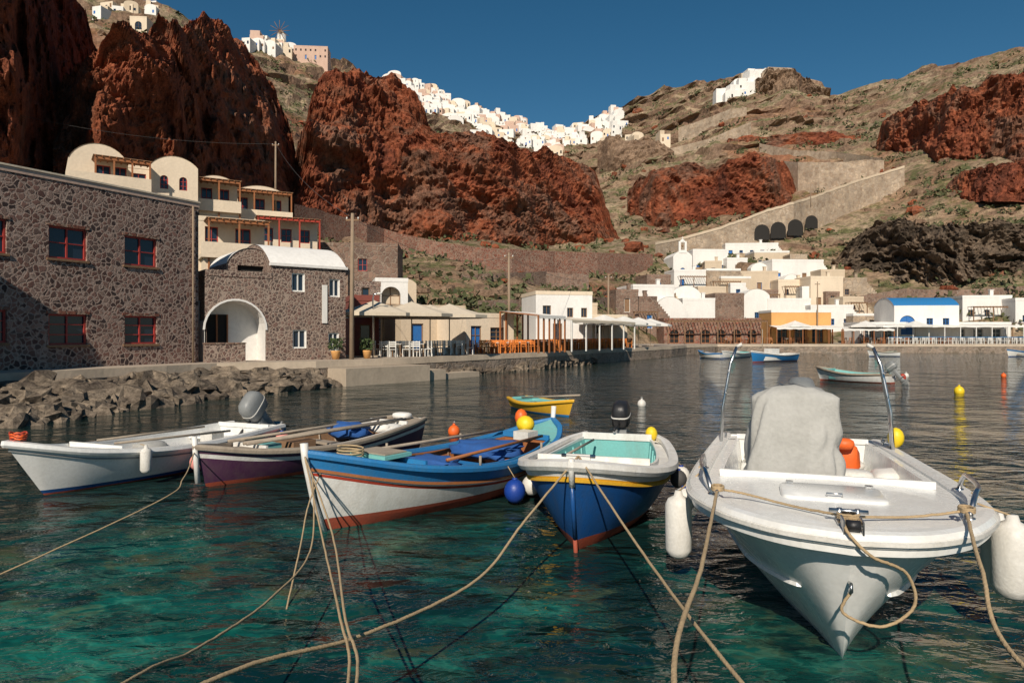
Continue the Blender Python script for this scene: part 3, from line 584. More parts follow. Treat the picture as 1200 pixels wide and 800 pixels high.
def canopy(name,loc,rz,w,dp,h,mat,post='wood_varnish',slope=.35,n=5):
    ob=Obj(name,loc,rz); c=ob.part('awning'); g=[]
    for j in range(7):
        v=j/6; g.append([(w*i/24,-dp*v,h-slope*v-.10*math.sin(math.pi*v)*abs(math.sin(i/24*math.pi*n))) for i in range(25)])
    g.append([(w*i/24,-dp-.02,h-slope-.22-.04*math.sin(i*1.7)) for i in range(25)])
    c.sheet(g,mat); p=ob.part('posts')
    for i in range(n+1):
        x=w*i/n; p.b2((x-.05,-dp+.02,0),(x+.05,-dp+.12,h-slope-.04),post); p.b2((x-.05,-.12,0),(x+.05,-.02,h-.04),post)
        p.tube([(x,-.05,h-.05),(x,-dp+.05,h-slope-.05)],.04,post,6)
    p.b2((0,-dp+.03,h-slope-.16),(w,-dp+.11,h-slope-.06),post); ob.done()
canopy('taverna_awning',(1.2,53.5,1.21),math.radians(57),12,4,2.75,'canvas_beige','white_paint'); canopy('taverna_awning',(-.9,49.2,1.21),math.radians(55),3.6,3.4,3.0,'canvas_white')
o,w,h=pl('taverna_building',546,602,372,415,48,35,5,'cream_plaster',lambda w,h:[W(w*.1,0,.9,2.0,pane='door_blue'),W(w*.5,.9,1.2,1)],roof='flat',fr='wood_old',base=1); o.done()
o,w,h=pl('taverna_building',470,545,362,412,50,30,5,'beige_plaster',vops,roof='flat',fr='wood_old',base=1); o.done()
o,w,h=pl('white_house',628,694,345,404,64,12,6,'white_plaster',lambda w,h:[W(w*.12,2.7,.8,1,n=(2,1)),W(w*.55,2.6,.6,.9,n=(2,1)),W(w*.8,2.6,.6,.9,n=(2,1)),W(w*.3,0,.9,2)],roof='flat',fr='wood_old',base=1,cope='cream_plaster'); o.done()
o,w,h=pl('plaster_house',690,735,372,402,70,25,6,'cream_plaster',vops,roof='flat',fr='wood_old',base=1); o.done()
o,w,h=pl('plaster_house',655,700,358,395,76,10,6,'beige_plaster',vops,roof='flat',fr='wood_old',base=1); o.done()
o,w,h=pl('red_stone_taverna',778,892,380,402,96.5,0,5,'stone_red',lambda w,h:[W(w*(.06+.16*i),.0,1.3,1.9,arch=True,fr='wood_varnish',pane='interior_dark') for i in range(6)],roof='flat',fr='wood_varnish',cope='stone_red',para=.9,base=1); pergola(o,0,w,h+.3,-2.5,0,7,'wood_old'); o.done()
o,w,h=pl('ochre_taverna',904,974,366,402,97.5,0,5,'ochre_plaster',lambda w,h:[W(w*(.08+.3*i),.1,1.6,2.2,fr='wood_varnish') for i in range(3)],roof='flat',fr='wood_varnish',cope='white_plaster',base=1); o.done()
canopy('taverna_awning',(36.6,97.3,1.21),0,9,3,2.6,'canvas_white'); canopy('taverna_awning',(46,98,1.21),0,7,3.4,2.4,'canvas_white')
o,w,h=pl('long_taverna',1008,1185,380,402,100,0,5,'white_plaster',lambda w,h:[W(w*(.03+.12*i),.1,1.4,2.0,fr='white_paint') for i in range(8)],roof='flat',fr='door_blue',base=1); o.done()
canopy('taverna_awning',(52,99.6,1.21),0,20,3.6,2.75,'canvas_white','white_paint',.2,9)
canopy('taverna_awning',(73,99.6,1.21),0,16,3.6,3.0,'wood_old','wood_old',.2,7)
ob=Obj('quay_railing',(0,0,1.21)); q=ob.part('rail')
for i in range(60):
    x=52+i*.55; q.b2((x-.03,94.2,0),(x+.03,94.26,.95),'white_paint')
q.b2((52,94.19,.9),(84.5,94.27,.97),'sky_blue_paint'); q.b2((52,94.2,.45),(84.5,94.26,.5),'white_paint'); ob.done()
# ------------------------------------------------------------------ hilltop villages
def cluster(name,n,pick,smin,smax,mats,wd=.6,hm=5.2):
    mb=MB()
    for i in range(n):
        px,py=pick(i/n); g=G(px,py); w,dp,h=U(smin,smax),U(4,8),U(2.6,hm); th=U(-.35,.35); m_=random.choice(mats)
        mb.M=Matrix.Translation(g)@Matrix.Rotation(th,4,'Z'); mb.b2((-w/2,-dp/2,-5),(w/2,dp/2,h),m_)
        if R()<.4: mb.b2((-w/2+.1,-dp/2+.1,h+.002),(w/2*U(-.3,.5),dp/2-.4,h+U(1.5,2.6)),m_)
        elif R()<.5:
            N_=8; r=w/2; mb.sheet([[(r*-math.cos(math.pi*k/N_),yy,h+.5*r*math.sin(math.pi*k/N_)) for k in range(N_+1)] for yy in(-dp/2,dp/2)],m_,True)
            mb.add([(r*-math.cos(math.pi*k/N_),-dp/2,h+.5*r*math.sin(math.pi*k/N_)) for k in range(N_+1)],[tuple(range(N_+1))],m_)
        k=int(w/1.8)
        for j in range(k):
            if R()<wd: x=-w/2+(j+.5)*w/k; z=U(.2,h-2.2); mb.b2((x-.4,-dp/2-.03,z),(x+.4,-dp/2+.1,z+U(1,1.8)),random.choice(['interior_dark','glass_pane','door_blue','wood_old']))
    mb.M=Matrix.Identity(4); return fin(mb,name)
SK=[(440,96),(465,96),(500,104),(540,126),(570,136),(600,140),(650,160),(680,146),(720,134),(745,120)]
def sky(px):
    for a,b_ in zip(SK,SK[1:]):
        if px<=b_[0]: return lerp(a[1],b_[1],(px-a[0])/(b_[0]-a[0]))
    return 130
WM=['white_plaster']*6+['cream_plaster','pink_plaster']
cluster('hilltop_village',190,lambda t:(lambda px:(px,sky(px)+2+R()**1.3*28))(U(455,655)),4,9,WM)
cluster('hilltop_village',70,lambda t:(lambda px:(px,sky(px)+3+R()*24))(U(630,728)),4,8,WM)
cluster('hilltop_village',22,lambda t:(lambda px:(px,48+(px-290)*.22+U(2,12)))(U(288,345)),3.5,6.5,WM,.5,3.8)
cluster('hilltop_village',9,lambda t:(U(120,200),U(12,24)),3.5,6,['cream_plaster','beige_plaster','white_plaster'],.6,3.4)
cluster('hilltop_monastery',16,lambda t:(lambda px:(px,118-(px-845)*.42+U(0,5)))(U(846,892)),5,9,['white_plaster'],.5)
cluster('hilltop_monastery',7,lambda t:(U(868,900),U(93,98)),5,8,['white_plaster','beige_plaster'],.4)
cluster('scattered_houses',8,lambda t:(U(700,780),U(165,182)),4,7,['beige_plaster','cream_plaster'],.7,4)
cluster('scattered_houses',10,lambda t:(U(560,760),U(172,186)),4,6,['white_plaster','cream_plaster'],.5,4)
cliff('castle_ruin_rock',[(885,98,112),(897,84,112),(912,80,112),(930,80,110),(945,92,110),(962,104,114)],3.0,'boulder_rock',lean=.05,rows=16,skirt=4,edge=4,step=1.5,fr=.12)
o,w,h=pl('castle_ruin',900,928,80,98,gd(912,100)-4,6,6,'stone_beige',lambda w,h:[W(w*.25,h*.4,1.6,2.2,fr=None,pane='interior_dark'),W(w*.6,h*.35,1.8,2.4,arch=True,fr=None,pane='interior_dark')],roof='flat',fr=None,base=6,para=.6); q=o.part('broken_wall'); q.b2((w+.01,.2,-5),(w+4,1.6,h*.55),'stone_beige'); q.b2((-3,.2,-5),(-.01,1.6,h*.7),'stone_beige'); o.done()
o,w,h=pl('cream_mansion',344,384,54,69,None,5,8,'pink_plaster',vops,roof='flat',fr='wood_old',base=8); o.done()
o,w,h=pl('cream_mansion',152,172,20,36,None,5,8,'cream_plaster',lambda w,h:[W(w*.3,.5,w*.4,h*.6,arch=True)],roof='flat',fr='wood_old',base=8); o.done()
g=S(330,50,gd(330,55)-2); ob=Obj('windmill',g); q=ob.part('tower'); q.tube([(0,0,-6),(0,0,4)],[2.4,2],'white_plaster',16); q.tube([(0,0,4.003),(0,0,6)],[2.2,.1],'wood_grey',16)
q=ob.part('sails'); q.tube([(0,0,4.2),(0,-3,4.4)],.15,'wood_old')
for k in range(12):
    a=math.pi*k/6; q.tube([(0,-2.9,4.4),(5*math.cos(a),-2.9,4.4+5*math.sin(a))],.12,'wood_old',4)
ob.done()
g=S(207,26,gd(207,24)-2); ob=Obj('palm_tree',g); q=ob.part('trunk'); q.tube([(0,0,-3),(.1,0,0),(.2,0,3.4)],[.35,.3,.25],'wood_old'); q=ob.part('fronds')
for k in range(34):
    a=U(0,6.28); el=U(-.3,1.2); L_=U(2.2,3.2); pts=[Vector((.2,0,3.4))+Vector((math.cos(a)*math.cos(el)*L_*s,math.sin(a)*math.cos(el)*L_*s,math.sin(el)*L_*s-1.6*s*s)) for s in[0,.25,.5,.75,1]]
    sd=Vector((-math.sin(a),math.cos(a),-.3))*.28
    for i in range(4):
        for k2 in(-1,1): q.add([pts[i],pts[i+1],pts[i+1]+sd*k2*(1.1-i*.2),pts[i]+sd*k2*(.5 if i==0 else 1.2-i*.2)],[(0,1,2,3)],'palm_leaf')
ob.done()
# ------------------------------------------------------------------ poles, wires
def pole(px,yt,yb,d,r=.11,lean=0):
    a=S(px,yb,d); hh=(yb-yt)/F*d; ob=Obj('utility_pole',a); q=ob.part('post'); q.tube([(0,0,-.5),(lean/2,0,hh/2),(lean,0,hh)],[r,r*.85,r*.65],'pole_wood',10)
    c=ob.part('insulators'); c.b2((-.35+lean,-.04,hh-.4),(.35+lean,.04,hh-.32),'wood_old')
    for s in(-.3,.3): c.tube([(s+lean,0,hh-.317),(s+lean,0,hh-.2)],.04,'white_plastic')
    ob.done(); return a+Vector((lean,0,hh-.22))
p1=pole(412,250,421,36,.13,.05); p2=pole(323,166,245,68,.12); p3=pole(597,296,402,52,.13,-.05); p4=pole(713,322,398,74,.13)
pole(950,215,240,150,.1); pole(704,378,402,66,.08); pole(958,330,400,97,.1)
def wire(a,b_,sag,name='overhead_wire',r=.012):
    mb=MB(); mb.tube([lerp(a,b_,i/20)-Vector((0,0,sag*4*(i/20)*(1-i/20))) for i in range(21)],r,'rubber',5); fin(mb,name)
wire(p1,p2,.8); wire(p1,p3,1.2); wire(p3,p4,1.0); wire(p2,S(-40,120,60),1.0)
ob=Obj('street_lamp',S(437,421,38)); q=ob.part('post'); q.tube([(0,0,0),(0,0,3.4),(.05,0,3.6),(.3,0,3.7)],.04,'steel'); q.blob((.35,0,3.66),(.16,.1,.07),'white_plastic'); ob.done()
for x,y in((-9.3,36.0),(-7.9,37.2)):
    ob=Obj('potted_plant',(x,y,1.2)); q=ob.part('pot'); q.tube([(0,0,0),(0,0,.4),(0,0,.45)],[.17,.25,.27],'ochre_plaster',12); q=ob.part('leaves')
    for k in range(160):
        c=Vector((U(-.35,.35),U(-.35,.35),.5+U(0,.6))); v=Vector((U(-1,1),U(-1,1),U(-1,1)))*.07; u=Vector((U(-1,1),U(-1,1),U(-1,1)))*.07; q.add([c-v,c-u,c+v,c+u],[(0,1,2,3)],'plant_leaf')
    ob.done()
# ------------------------------------------------------------------ boats
def frame(bow,stern):
    bow=Vector(bow);stern=Vector(stern); d=bow-stern; L=d.length; return ((bow.x+stern.x)/2,(bow.y+stern.y)/2,0),math.atan2(-d.x,d.y),L
class Boat:
    def __init__(s,name,bow,stern,b,sh,k,e,rake=.4,srake=0):
        loc,rz,s.L=frame(bow,stern); s.o=Obj(name,loc,rz); s.b=b;s.sh=sh;s.k=k;s.e=e;s.rake=rake;s.srake=srake
    def pt(s,t,z,side):
        sh=sp(s.sh,t);k=sp(s.k,t); q=max(0,min(1,(z+k)/(sh+k))); w=max(0,sp(s.b,t))*q**sp(s.e,t)
        return Vector((side*w,-s.L/2+s.L*t-s.rake*t**5*(1-q)+s.srake*(1-t)**5*(1-q),z))
    def hull(s,bands,tm=None,nt=44):
        mb=s.o.part('hull'); ts=[.5*math.sin(i/nt*math.pi/2)+.5*(.5-.5*math.cos(i/nt*math.pi)) for i in range(nt+1)]
        s.ts=ts
        def zz(sp_,t): return -sp(s.k,t) if sp_=='k' else sp_[1] if sp_[0]=='a' else sp(s.sh,t)+sp_[1]
        specs=[x[0] for x in bands]+[('r',0)]
        for side in(1,-1):
            for bi,(a,mt,n) in enumerate(bands):
                g=[]
                for j in range(n+1):
                    row=[]
                    for t in ts:
                        sh=sp(s.sh,t); kk=-sp(s.k,t); z0=max(kk,min(sh,zz(a,t))); z1=max(kk,min(sh,zz(specs[bi+1],t))); row.append(s.pt(t,lerp(z0,z1,j/n),side))
                    g.append(row)
                mb.sheet(g,mt,True)
                if side==1: 
                    for j in range(n):
                        for e_ in(0,-1):
                            A,B=g[j][e_],g[j+1][e_]
                            if A.x+B.x>.002: mb.add([A,(-A.x,A.y,A.z),(-B.x,B.y,B.z),B],[(0,1,2,3)],tm or mt)
    def loop(s,t0=0,t1=1,zrel=None):
        T=[t for t in s.ts if t0<=t<=t1]
        P=[s.pt(t,sp(s.sh,t) if zrel is None else zrel(t),1) for t in T]; Q=[Vector((-p.x,p.y,p.z)) for p in reversed(P)]
        return P+(Q[1:] if P[-1].x<.02 else Q)
    def sweep(s,profile,mat,part='gunwale',zrel=None,t0=0,t1=1,smooth=False):
        P=s.loop(t0=t0,t1=t1,zrel=zrel); rings=[]
        for i,p in enumerate(P):
            T=P[min(i+1,len(P)-1)]-P[max(0,i-1)]; T.z=0; T.normalize(); N_=Vector((T.y,-T.x,0))
            r=[]
            for a,dz in profile:
                q=p+N_*a+Vector((0,0,dz))
                if p.x*q.x<0 and abs(p.x)>.001: q.x=0
                r.append(q)
            rings.append(r)
        s.o.part(part).loft(rings,mat,smooth)
    def deck(s,mat,t0,t1,sd,inmat,zf,drop=.04,camber=.05,lip=.06,lipmat=None,flmat=None,cfun=None):
        mb=s.o.part('deck'); N_=12
        def c(t): return cfun(t) if cfun else max(.03,sp(s.b,t)-sd)
        def dz(t): return sp(s.sh,t)-drop
        def strip(a,b_):
            T=[lerp(a,b_,i/14) for i in range(15)]; g=[]
            for t in T:
                w=max(.001,sp(s.b,t)-.02); y=-s.L/2+s.L*t; g.append([Vector((w*(2*j/N_-1),y,dz(t)+camber*(1-(2*j/N_-1)**2))) for j in range(N_+1)])
            mb.sheet(g,mat,True)
        if t0>0: strip(0,t0)
        if t1<1: strip(t1,.995)
        T=[lerp(t0,t1,i/24) for i in range(25)]
        inn=s.o.part('interior'); lm=lipmat or mat
        for side in(1,-1):
            g=[];h_=[];l1=[]
            for t in T:
                y=-s.L/2+s.L*t; w=max(.001,sp(s.b,t)-.02); cc=min(c(t),w-.01)
                g.append([Vector((side*w,y,dz(t))),Vector((side*cc,y,dz(t)+.01))])
                h_.append([Vector((side*cc,y,dz(t)+lip)),Vector((side*cc*.96,y,lerp(dz(t),zf,.5))),Vector((side*cc*.8,y,zf))])
                l1.append([Vector((side*(cc+.035),y,dz(t)+.0)),Vector((side*(cc+.035),y,dz(t)+lip)),Vector((side*(cc-.003),y,dz(t)+lip)),Vector((side*(cc-.003),y,dz(t)-.02))])
            mb.sheet(g,mat,True); inn.sheet(h_,inmat,True); mb.sheet(l1,lm)
        g=[[Vector((-c(t)*.8,-s.L/2+s.L*t,zf)),Vector((c(t)*.8,-s.L/2+s.L*t,zf))] for t in T]; inn.sheet(g,flmat or inmat)
        for t in(t0,t1):
            y=-s.L/2+s.L*t; cc=c(t); z=dz(t)+camber; inn.add([(-cc,y,z),(cc,y,z),(cc*.96,y,lerp(z,zf,.5)),(cc*.8,y,zf),(-cc*.8,y,zf),(-cc*.96,y,lerp(z,zf,.5))],[(0,1,2,3,4,5)],inmat)
            mb.b2((-cc-.03,y-.02,z-.03),(cc+.03,y+.02,z+lip),lm)
        s.c=c
    def ribs(s,t0,t1,n,zf,mat,drop=.04):
        q=s.o.part('ribs')
        for i in range(n):
            t=lerp(t0,t1,(i+.5)/n); y=s.Y(t); cc=s.c(t); z=sp(s.sh,t)-drop
            for sd in(1,-1): q.tube([(sd*(cc-.01),y,z),(sd*cc*.95,y,lerp(z,zf,.5)),(sd*cc*.78,y,zf+.01)],.018,mat,5)
            q.b2((-cc*.78,y-.02,zf),(cc*.78,y+.02,zf+.03),mat)
    def Y(s,t): return -s.L/2+s.L*t
    def thwart(s,t,z,mat,wd=.24,part='thwarts',th=.04): 
        cc=s.c(t)*.97; s.o.part(part).b2((-cc,s.Y(t)-wd/2,z),(cc,s.Y(t)+wd/2,z+th),mat)
    def world(s,p): return Matrix.Translation(s.o.loc)@Matrix.Rotation(s.o.rz,4,'Z')@Vector(p)
CAP=[(.03,-.05),(.04,.0),(.03,.035),(-.05,.035),(-.06,.0),(-.05,-.05)]
RR=[(-.01,-.02),(.022,-.018),(.022,.018),(-.01,.02)]
def outboard(ob,x,y,z,tilt,mat,sc=1,cover=False):
    q=ob.part('outboard_motor'); M=Matrix.Translation((x,y,z))@Matrix.Rotation(tilt,4,'X')@Matrix.Scale(sc,4); q.M=M
    q.loft([rring(0,-.18+.02*zz,zz,a,b_,.6) for zz,a,b_ in((.12,.10,.16),(.16,.15,.24),(.3,.165,.27),(.46,.155,.26),(.55,.12,.2),(.58,.05,.1))],mat)
    q.loft([rring(0,-.18+.02*.33,zz,.168,.273,.6) for zz in(.31,.335)],'white_plastic',True)
    q.loft([rring(0,-.16,zz,a,b_,.7,14) for zz,a,b_ in((.13,.09,.13),(-.1,.06,.1),(-.5,.045,.09),(-.62,.05,.13))],'grey_plastic' if not cover else mat)
    q.box((0,-.2,-.42),(.22,.3,.02),'grey_plastic'); q.blob((0,-.18,-.68),(.05,.2,.055),'grey_plastic'); q.b2((-.012,-.26,-.85),(.012,-.1,-.7),'grey_plastic')
    for k in range(3):
        a=2.09*k; q.add([(0,-.38,-.68),(.11*math.cos(a),-.36,-.68+.11*math.sin(a)),(.12*math.cos(a+.6),-.41,-.68+.12*math.sin(a+.6))],[(0,1,2)],'black_plastic')
    q.b2((-.12,-.08,-.15),(.12,.06,.1),'grey_plastic'); q.tube([(0,.0,.2),(.02,.3,.24),(.03,.55,.25)],[.02,.02,.028],'black_plastic'); q.M=Matrix.Identity(4)
def ballf(ob,p,r,mat,anchor,part='ball_fender'):
    q=ob.part(part); q.blob(p,(r,r,r*1.1),mat,18); q.tube([(p[0],p[1],p[2]+r*1.0),(p[0],p[1],p[2]+r*1.22)],r*.25,'blue_plastic',8); q.tube([(p[0],p[1],p[2]+r*1.2),anchor],.008,'rope_fibre',5)
def cylf(ob,p,r,h,mat,anchor,part='cylinder_fender'):
    q=ob.part(part); q.tube([(p[0],p[1],p[2]+z) for z in(-h/2,-h/2+r*.25,-h/2+r*.7,h/2-r*.7,h/2-r*.25,h/2,h/2+.05)],[r*.35,r*.8,r,r,r*.8,r*.35,r*.25],mat,18); q.tube([(p[0],p[1],p[2]+h/2+.04),anchor],.009,'rope_fibre',5)
def rope(name,pts,r=.014,mat='rope_fibre',n=14,par=None):
    P=[Vector(p) for p in pts]; out=[]
    for i in range(len(P)-1):
        p0=P[max(0,i-1)];p1=P[i];p2=P[i+1];p3=P[min(len(P)-1,i+2)]
        for k in range(n):
            t=k/n; out.append(.5*((2*p1)+(-p0+p2)*t+(2*p0-5*p1+4*p2-p3)*t*t+(-p0+3*p1-3*p2+p3)*t**3)+Vector((noise.noise(Vector((k*.7,i,0)))*.004,0,noise.noise(Vector((k*.6,i+9,0)))*.006)))
    out.append(P[-1]); mb=MB() if par is None else par; mb.tube(out,r,mat,7)
    acc=[0]
    for j in range(1,len(out)): acc.append(acc[-1]+(out[j]-out[j-1]).length)
    tot=acc[-1]; m_=min(800,int(tot/.02))
    for ph in(0,math.pi):
        if m_<8: break
        j=0; Q=[]
        for q in range(m_+1):
            s=tot*q/m_
            while j<len(out)-2 and acc[j+1]<s: j+=1
            p=out[j].lerp(out[j+1],min(1,(s-acc[j])/max(1e-6,acc[j+1]-acc[j]))); T=(out[j+1]-out[j]).normalized(); A=T.cross(Vector((0,0,1))); 
            if A.length<.01: A=Vector((1,0,0))
            A.normalize(); B=T.cross(A); a=s/(r*5)*2*math.pi/1.6+ph; Q.append(p+(A*math.cos(a)+B*math.sin(a))*r*.45)
        mb.tube(Q,r*.72,mat,5)
    if par is None: fin(mb,name)
# boat 1
b1=Boat('white_skiff',(-7.52,10.1),(-5.55,14.9),[(0,.72),(.3,.88),(.6,.84),(.82,.58),(.93,.3),(1,0)],[(0,.56),(.5,.52),(.8,.66),(1,.9)],[(0,.25),(.8,.25),(.95,.1),(1,-.05)],[(0,.28),(.5,.35),(.85,.7),(1,.9)],.55)
b1.hull([('k','antifoul_red',2),(('a',.03),'blue_paint',1),(('a',.085),'gelcoat',5),(('r',-.17),'gelcoat',2)]); b1.sweep([(.02,-.07),(.045,-.03),(.03,.03),(-.07,.035),(-.08,-.03)],'gelcoat'); b1.sweep([(-.01,-.012),(.02,-.012),(.02,.012),(-.01,.012)],'grey_plastic','rub_rail',zrel=lambda t:sp(b1.sh,t)-.13)
b1.deck('gelcoat',.08,.72,.12,'gelcoat',.18)
for t in(.2,.42,.62): b1.thwart(t,.38,'gelcoat',.34)
outboard(b1.o,0,b1.Y(0)-.02,.55,-.85,'grey_plastic',1.15,True)
q=b1.o.part('gear'); q.tube([(-.5,b1.Y(.25),.6),(-.3,b1.Y(.7),.68)],.022,'wood_grey'); q.tube([(.45,b1.Y(.2),.6),(.4,b1.Y(.66),.66)],.022,'wood_grey'); q.blob((.1,b1.Y(.5),.42),(.25,.3,.14),'cover_cloth',12,.8,.3,2); q.b2((-.4,b1.Y(.3)-.2,.42),(-.1,b1.Y(.3)+.1,.6),'white_plastic')
p=b1.pt(.68,.66,-1); cylf(b1.o,(p.x-.13,p.y,.42),.09,.42,'white_plastic',(p.x,p.y,.68)); p=b1.pt(.5,.55,-1); ballf(b1.o,(p.x-.15,p.y,.24),.13,'pink_plastic',(p.x,p.y,.56)); p=b1.pt(.04,.55,-1); ballf(b1.o,(p.x-.1,p.y,.3),.15,'pink_plastic',(p.x,p.y,.56)); 
q=b1.o.part('bow_rope_coil')
for k in range(5): q.tube([(.11*math.cos(a+k)*(1+.1*k),b1.Y(.96)+.09*math.sin(a+k),.93+.02*k+.02*math.sin(a*3)) for a in[2*math.pi*i/16 for i in range(17)]],.012,'orange_plastic' if k%2 else 'red_paint',6)
b1.o.done()
# boat 2
b2=Boat('purple_fishing_boat',(-5.12,11.0),(-2.25,15.3),[(0,.42),(.1,.6),(.4,.82),(.7,.72),(.9,.35),(1,0)],[(0,.66),(.5,.48),(.8,.54),(1,.7)],[(0,.2),(.8,.25),(1,-.02)],[(0,.4),(.5,.42),(.85,.7),(1,.95)],.2)
b2.hull([('k','antifoul_red',2),(('a',.07),'purple_paint',5),(('r',-.19),'white_paint',1),(('r',-.12),'purple_paint',1),(('r',-.07),'white_paint',1)]); b2.sweep(CAP,'wood_grey'); b2.deck('wood_grey',.14,.8,.14,'wood_old',.15,lipmat='white_paint'); b2.ribs(.14,.8,9,.15,'wood_grey')
for t in(.25,.45,.66): b2.thwart(t,.36,'wood_grey')
q=b2.o.part('gear'); 
for x in(-.3,-.2,.28): q.tube([(x,b2.Y(.1),.68),(x*.9,b2.Y(.85),.66)],.03,'wood_grey')
q.blob((.1,b2.Y(.34),.55),(.42,.35,.17),'canvas_blue',14,.8,.5,2.2); q.blob((-.2,b2.Y(.2),.55),(.3,.3,.1),'canvas_white',14,.7,.4,2); q.blob((.0,b2.Y(.06),.72),(.22,.16,.07),'canvas_white',12,.6); q.b2((-.3,b2.Y(.62)-.25,.4),(.3,b2.Y(.62)+.25,.56),'wood_old'); q.b2((-.25,b2.Y(.75)-.2,.5),(.2,b2.Y(.75)+.16,.58),'turquoise_paint')
q.tube([(0,b2.Y(1)-.06,.1),(0,b2.Y(1)-.03,.5),(0,b2.Y(1),.86)],.045,'white_paint'); b2.o.done()
# boat 3
b3=Boat('blue_white_fishing_boat',(-2.55,8.45),(.78,13.0),[(0,0),(.06,.38),(.2,.74),(.45,.98),(.7,.88),(.88,.5),(.96,.2),(1,0)],[(0,.9),(.15,.66),(.45,.56),(.75,.72),(1,1.04)],[(0,-.02),(.1,.25),(.85,.3),(1,-.05)],[(0,.9),(.2,.5),(.5,.42),(.85,.75),(1,.95)],.3,.25)
b3.hull([('k','antifoul_red',2),(('a',.11),'antifoul_red',1),(('a',.16),'white_paint',5),(('r',-.30),'red_paint',1),(('r',-.26),'white_paint',1),(('r',-.20),'sky_blue_paint',2),(('r',-.05),'white_paint',1)]); b3.sweep(CAP,'sky_blue_paint'); b3.sweep(RR,'wood_varnish','rub_rail',zrel=lambda t:sp(b3.sh,t)-.215)
b3.deck('turquoise_paint',.16,.74,.2,'wood_varnish',.18,lipmat='sky_blue_paint',camber=.06); b3.ribs(.16,.74,9,.18,'wood_old')
for t in(.3,.48,.66): b3.thwart(t,.44,'sky_blue_paint',.26)
q=b3.o.part('stem_post'); q.tube([(0,b3.Y(1)-.33,-.1),(0,b3.Y(1)-.1,.45),(0,b3.Y(1)+.01,.95),(0,b3.Y(1)+.03,1.16)],[.03,.035,.045,.05],'white_paint'); q.tube([(0,b3.Y(0)+.05,.3),(0,b3.Y(0),.9),(0,b3.Y(0)-.03,1.14)],[.04,.045,.05],'white_paint')
q=b3.o.part('gear'); q.blob((0,b3.Y(.36),.60),(.60,.38,.12),'canvas_blue',22,.6,.4,2.5); q.blob((.15,b3.Y(.56),.52),(.42,.28,.10),'canvas_blue',20,.6,.5,2.5,5); q.b2((-.35,b3.Y(.78)-.25,.83),(.35,b3.Y(.78)+.25,.88),'turquoise_paint'); q.b2((-.3,b3.Y(.78)-.2,.883),(.3,b3.Y(.78)+.2,.9),'wood_grey')
q.tube([(.55,b3.Y(.15),.75),(.66,b3.Y(.72),.78)],.025,'wood_grey'); q.tube([(-.5,b3.Y(.2),.75),(-.72,b3.Y(.68),.76)],.025,'wood_varnish'); q.blob((-.15,b3.Y(.2),.93),(.17,.15,.15),'yellow_plastic',14); q.blob((.22,b3.Y(.13),.98),(.12,.12,.16),'orange_plastic',12); q.b2((-.5,b3.Y(.24)-.1,.72),(-.2,b3.Y(.24)+.2,.86),'white_plastic')
q.tube([(.1+.2*math.cos(a),b3.Y(.86)+.15*math.sin(a),.87+.003*i) for i,a in enumerate([2*math.pi*i/14 for i in range(44)])],.013,'rope_fibre',5)
for t,s in((.3,1),(.3,-1),(.6,1),(.6,-1)): p=b3.pt(t,sp(b3.sh,t),s); q.tube([(p.x*.99,p.y,p.z),(p.x*.99,p.y,p.z+.17)],.02,'wood_grey')
p=b3.pt(.5,.55,-1); ballf(b3.o,(p.x-.17,p.y,.2),.16,'blue_plastic',(p.x,p.y,.6)); p=b3.pt(.42,.55,-1); ballf(b3.o,(p.x-.16,p.y,.2),.14,'white_plastic',(p.x,p.y,.6)); b3.o.done()
# boat 4
b4=Boat('blue_motor_boat',(.66,7.6),(1.85,11.7),[(0,.62),(.12,.82),(.4,1.0),(.65,.98),(.84,.68),(.94,.34),(1,0)],[(0,.78),(.4,.72),(.75,.84),(1,1.06)],[(0,.2),(.8,.28),(1,0)],[(0,.35),(.5,.42),(.82,.72),(1,.95)],.25)
b4.hull([('k','antifoul_red',2),(('a',.14),'blue_paint',5),(('r',-.30),'blue_paint',1),(('r',-.20),'yellow_paint',1),(('r',-.15),'white_paint',2)],'blue_paint'); b4.sweep([(.02,-.08),(.05,-.03),(.04,.03),(-.05,.05),(-.09,.04),(-.09,-.02)],'white_paint')
b4.sweep(RR,'yellow_paint','stripe_rail',zrel=lambda t:sp(b4.sh,t)-.19)
b4.deck('white_paint',.1,.66,.26,'turquoise_paint',.2,camber=.07,lip=.08); b4.ribs(.1,.66,7,.2,'turquoise_paint')
for t in(.24,.45): b4.thwart(t,.46,'turquoise_paint',.32)
b4.thwart(.6,.34,'turquoise_paint',.3)
q=b4.o.part('stem_post'); q.tube([(0,b4.Y(1)-.33,-.25),(0,b4.Y(1)-.22,.16)],[.025,.025],'antifoul_red'); q.tube([(0,b4.Y(1)-.22,.16),(0,b4.Y(1)-.04,.8)],[.025,.025],'blue_paint'); q.tube([(0,b4.Y(1)-.04,.8),(0,b4.Y(1)+.0,1.04),(0,b4.Y(1)+.0,1.12)],.035,'white_paint'); q.b2((-.14,b4.Y(.9)-.02,1.0),(.14,b4.Y(.9)+.02,1.1),'white_paint'); q.tube([(-.2,b4.Y(.9),1.08),(.2,b4.Y(.9),1.08)],.022,'steel')
outboard(b4.o,0,b4.Y(0)-.02,.78,-.15,'black_plastic',.95); q=b4.o.part('gear'); q.blob((-.55,b4.Y(.06),.86),(.1,.1,.12),'yellow_plastic'); q.tube([(.35,b4.Y(.15),.78),(.5,b4.Y(.6),.8)],.02,'wood_grey')
q.tube([(-.3+.16*math.cos(a),b4.Y(.2)+.13*math.sin(a),.24+.003*i) for i,a in enumerate([2*math.pi*i/14 for i in range(50)])],.013,'rope_fibre',5)
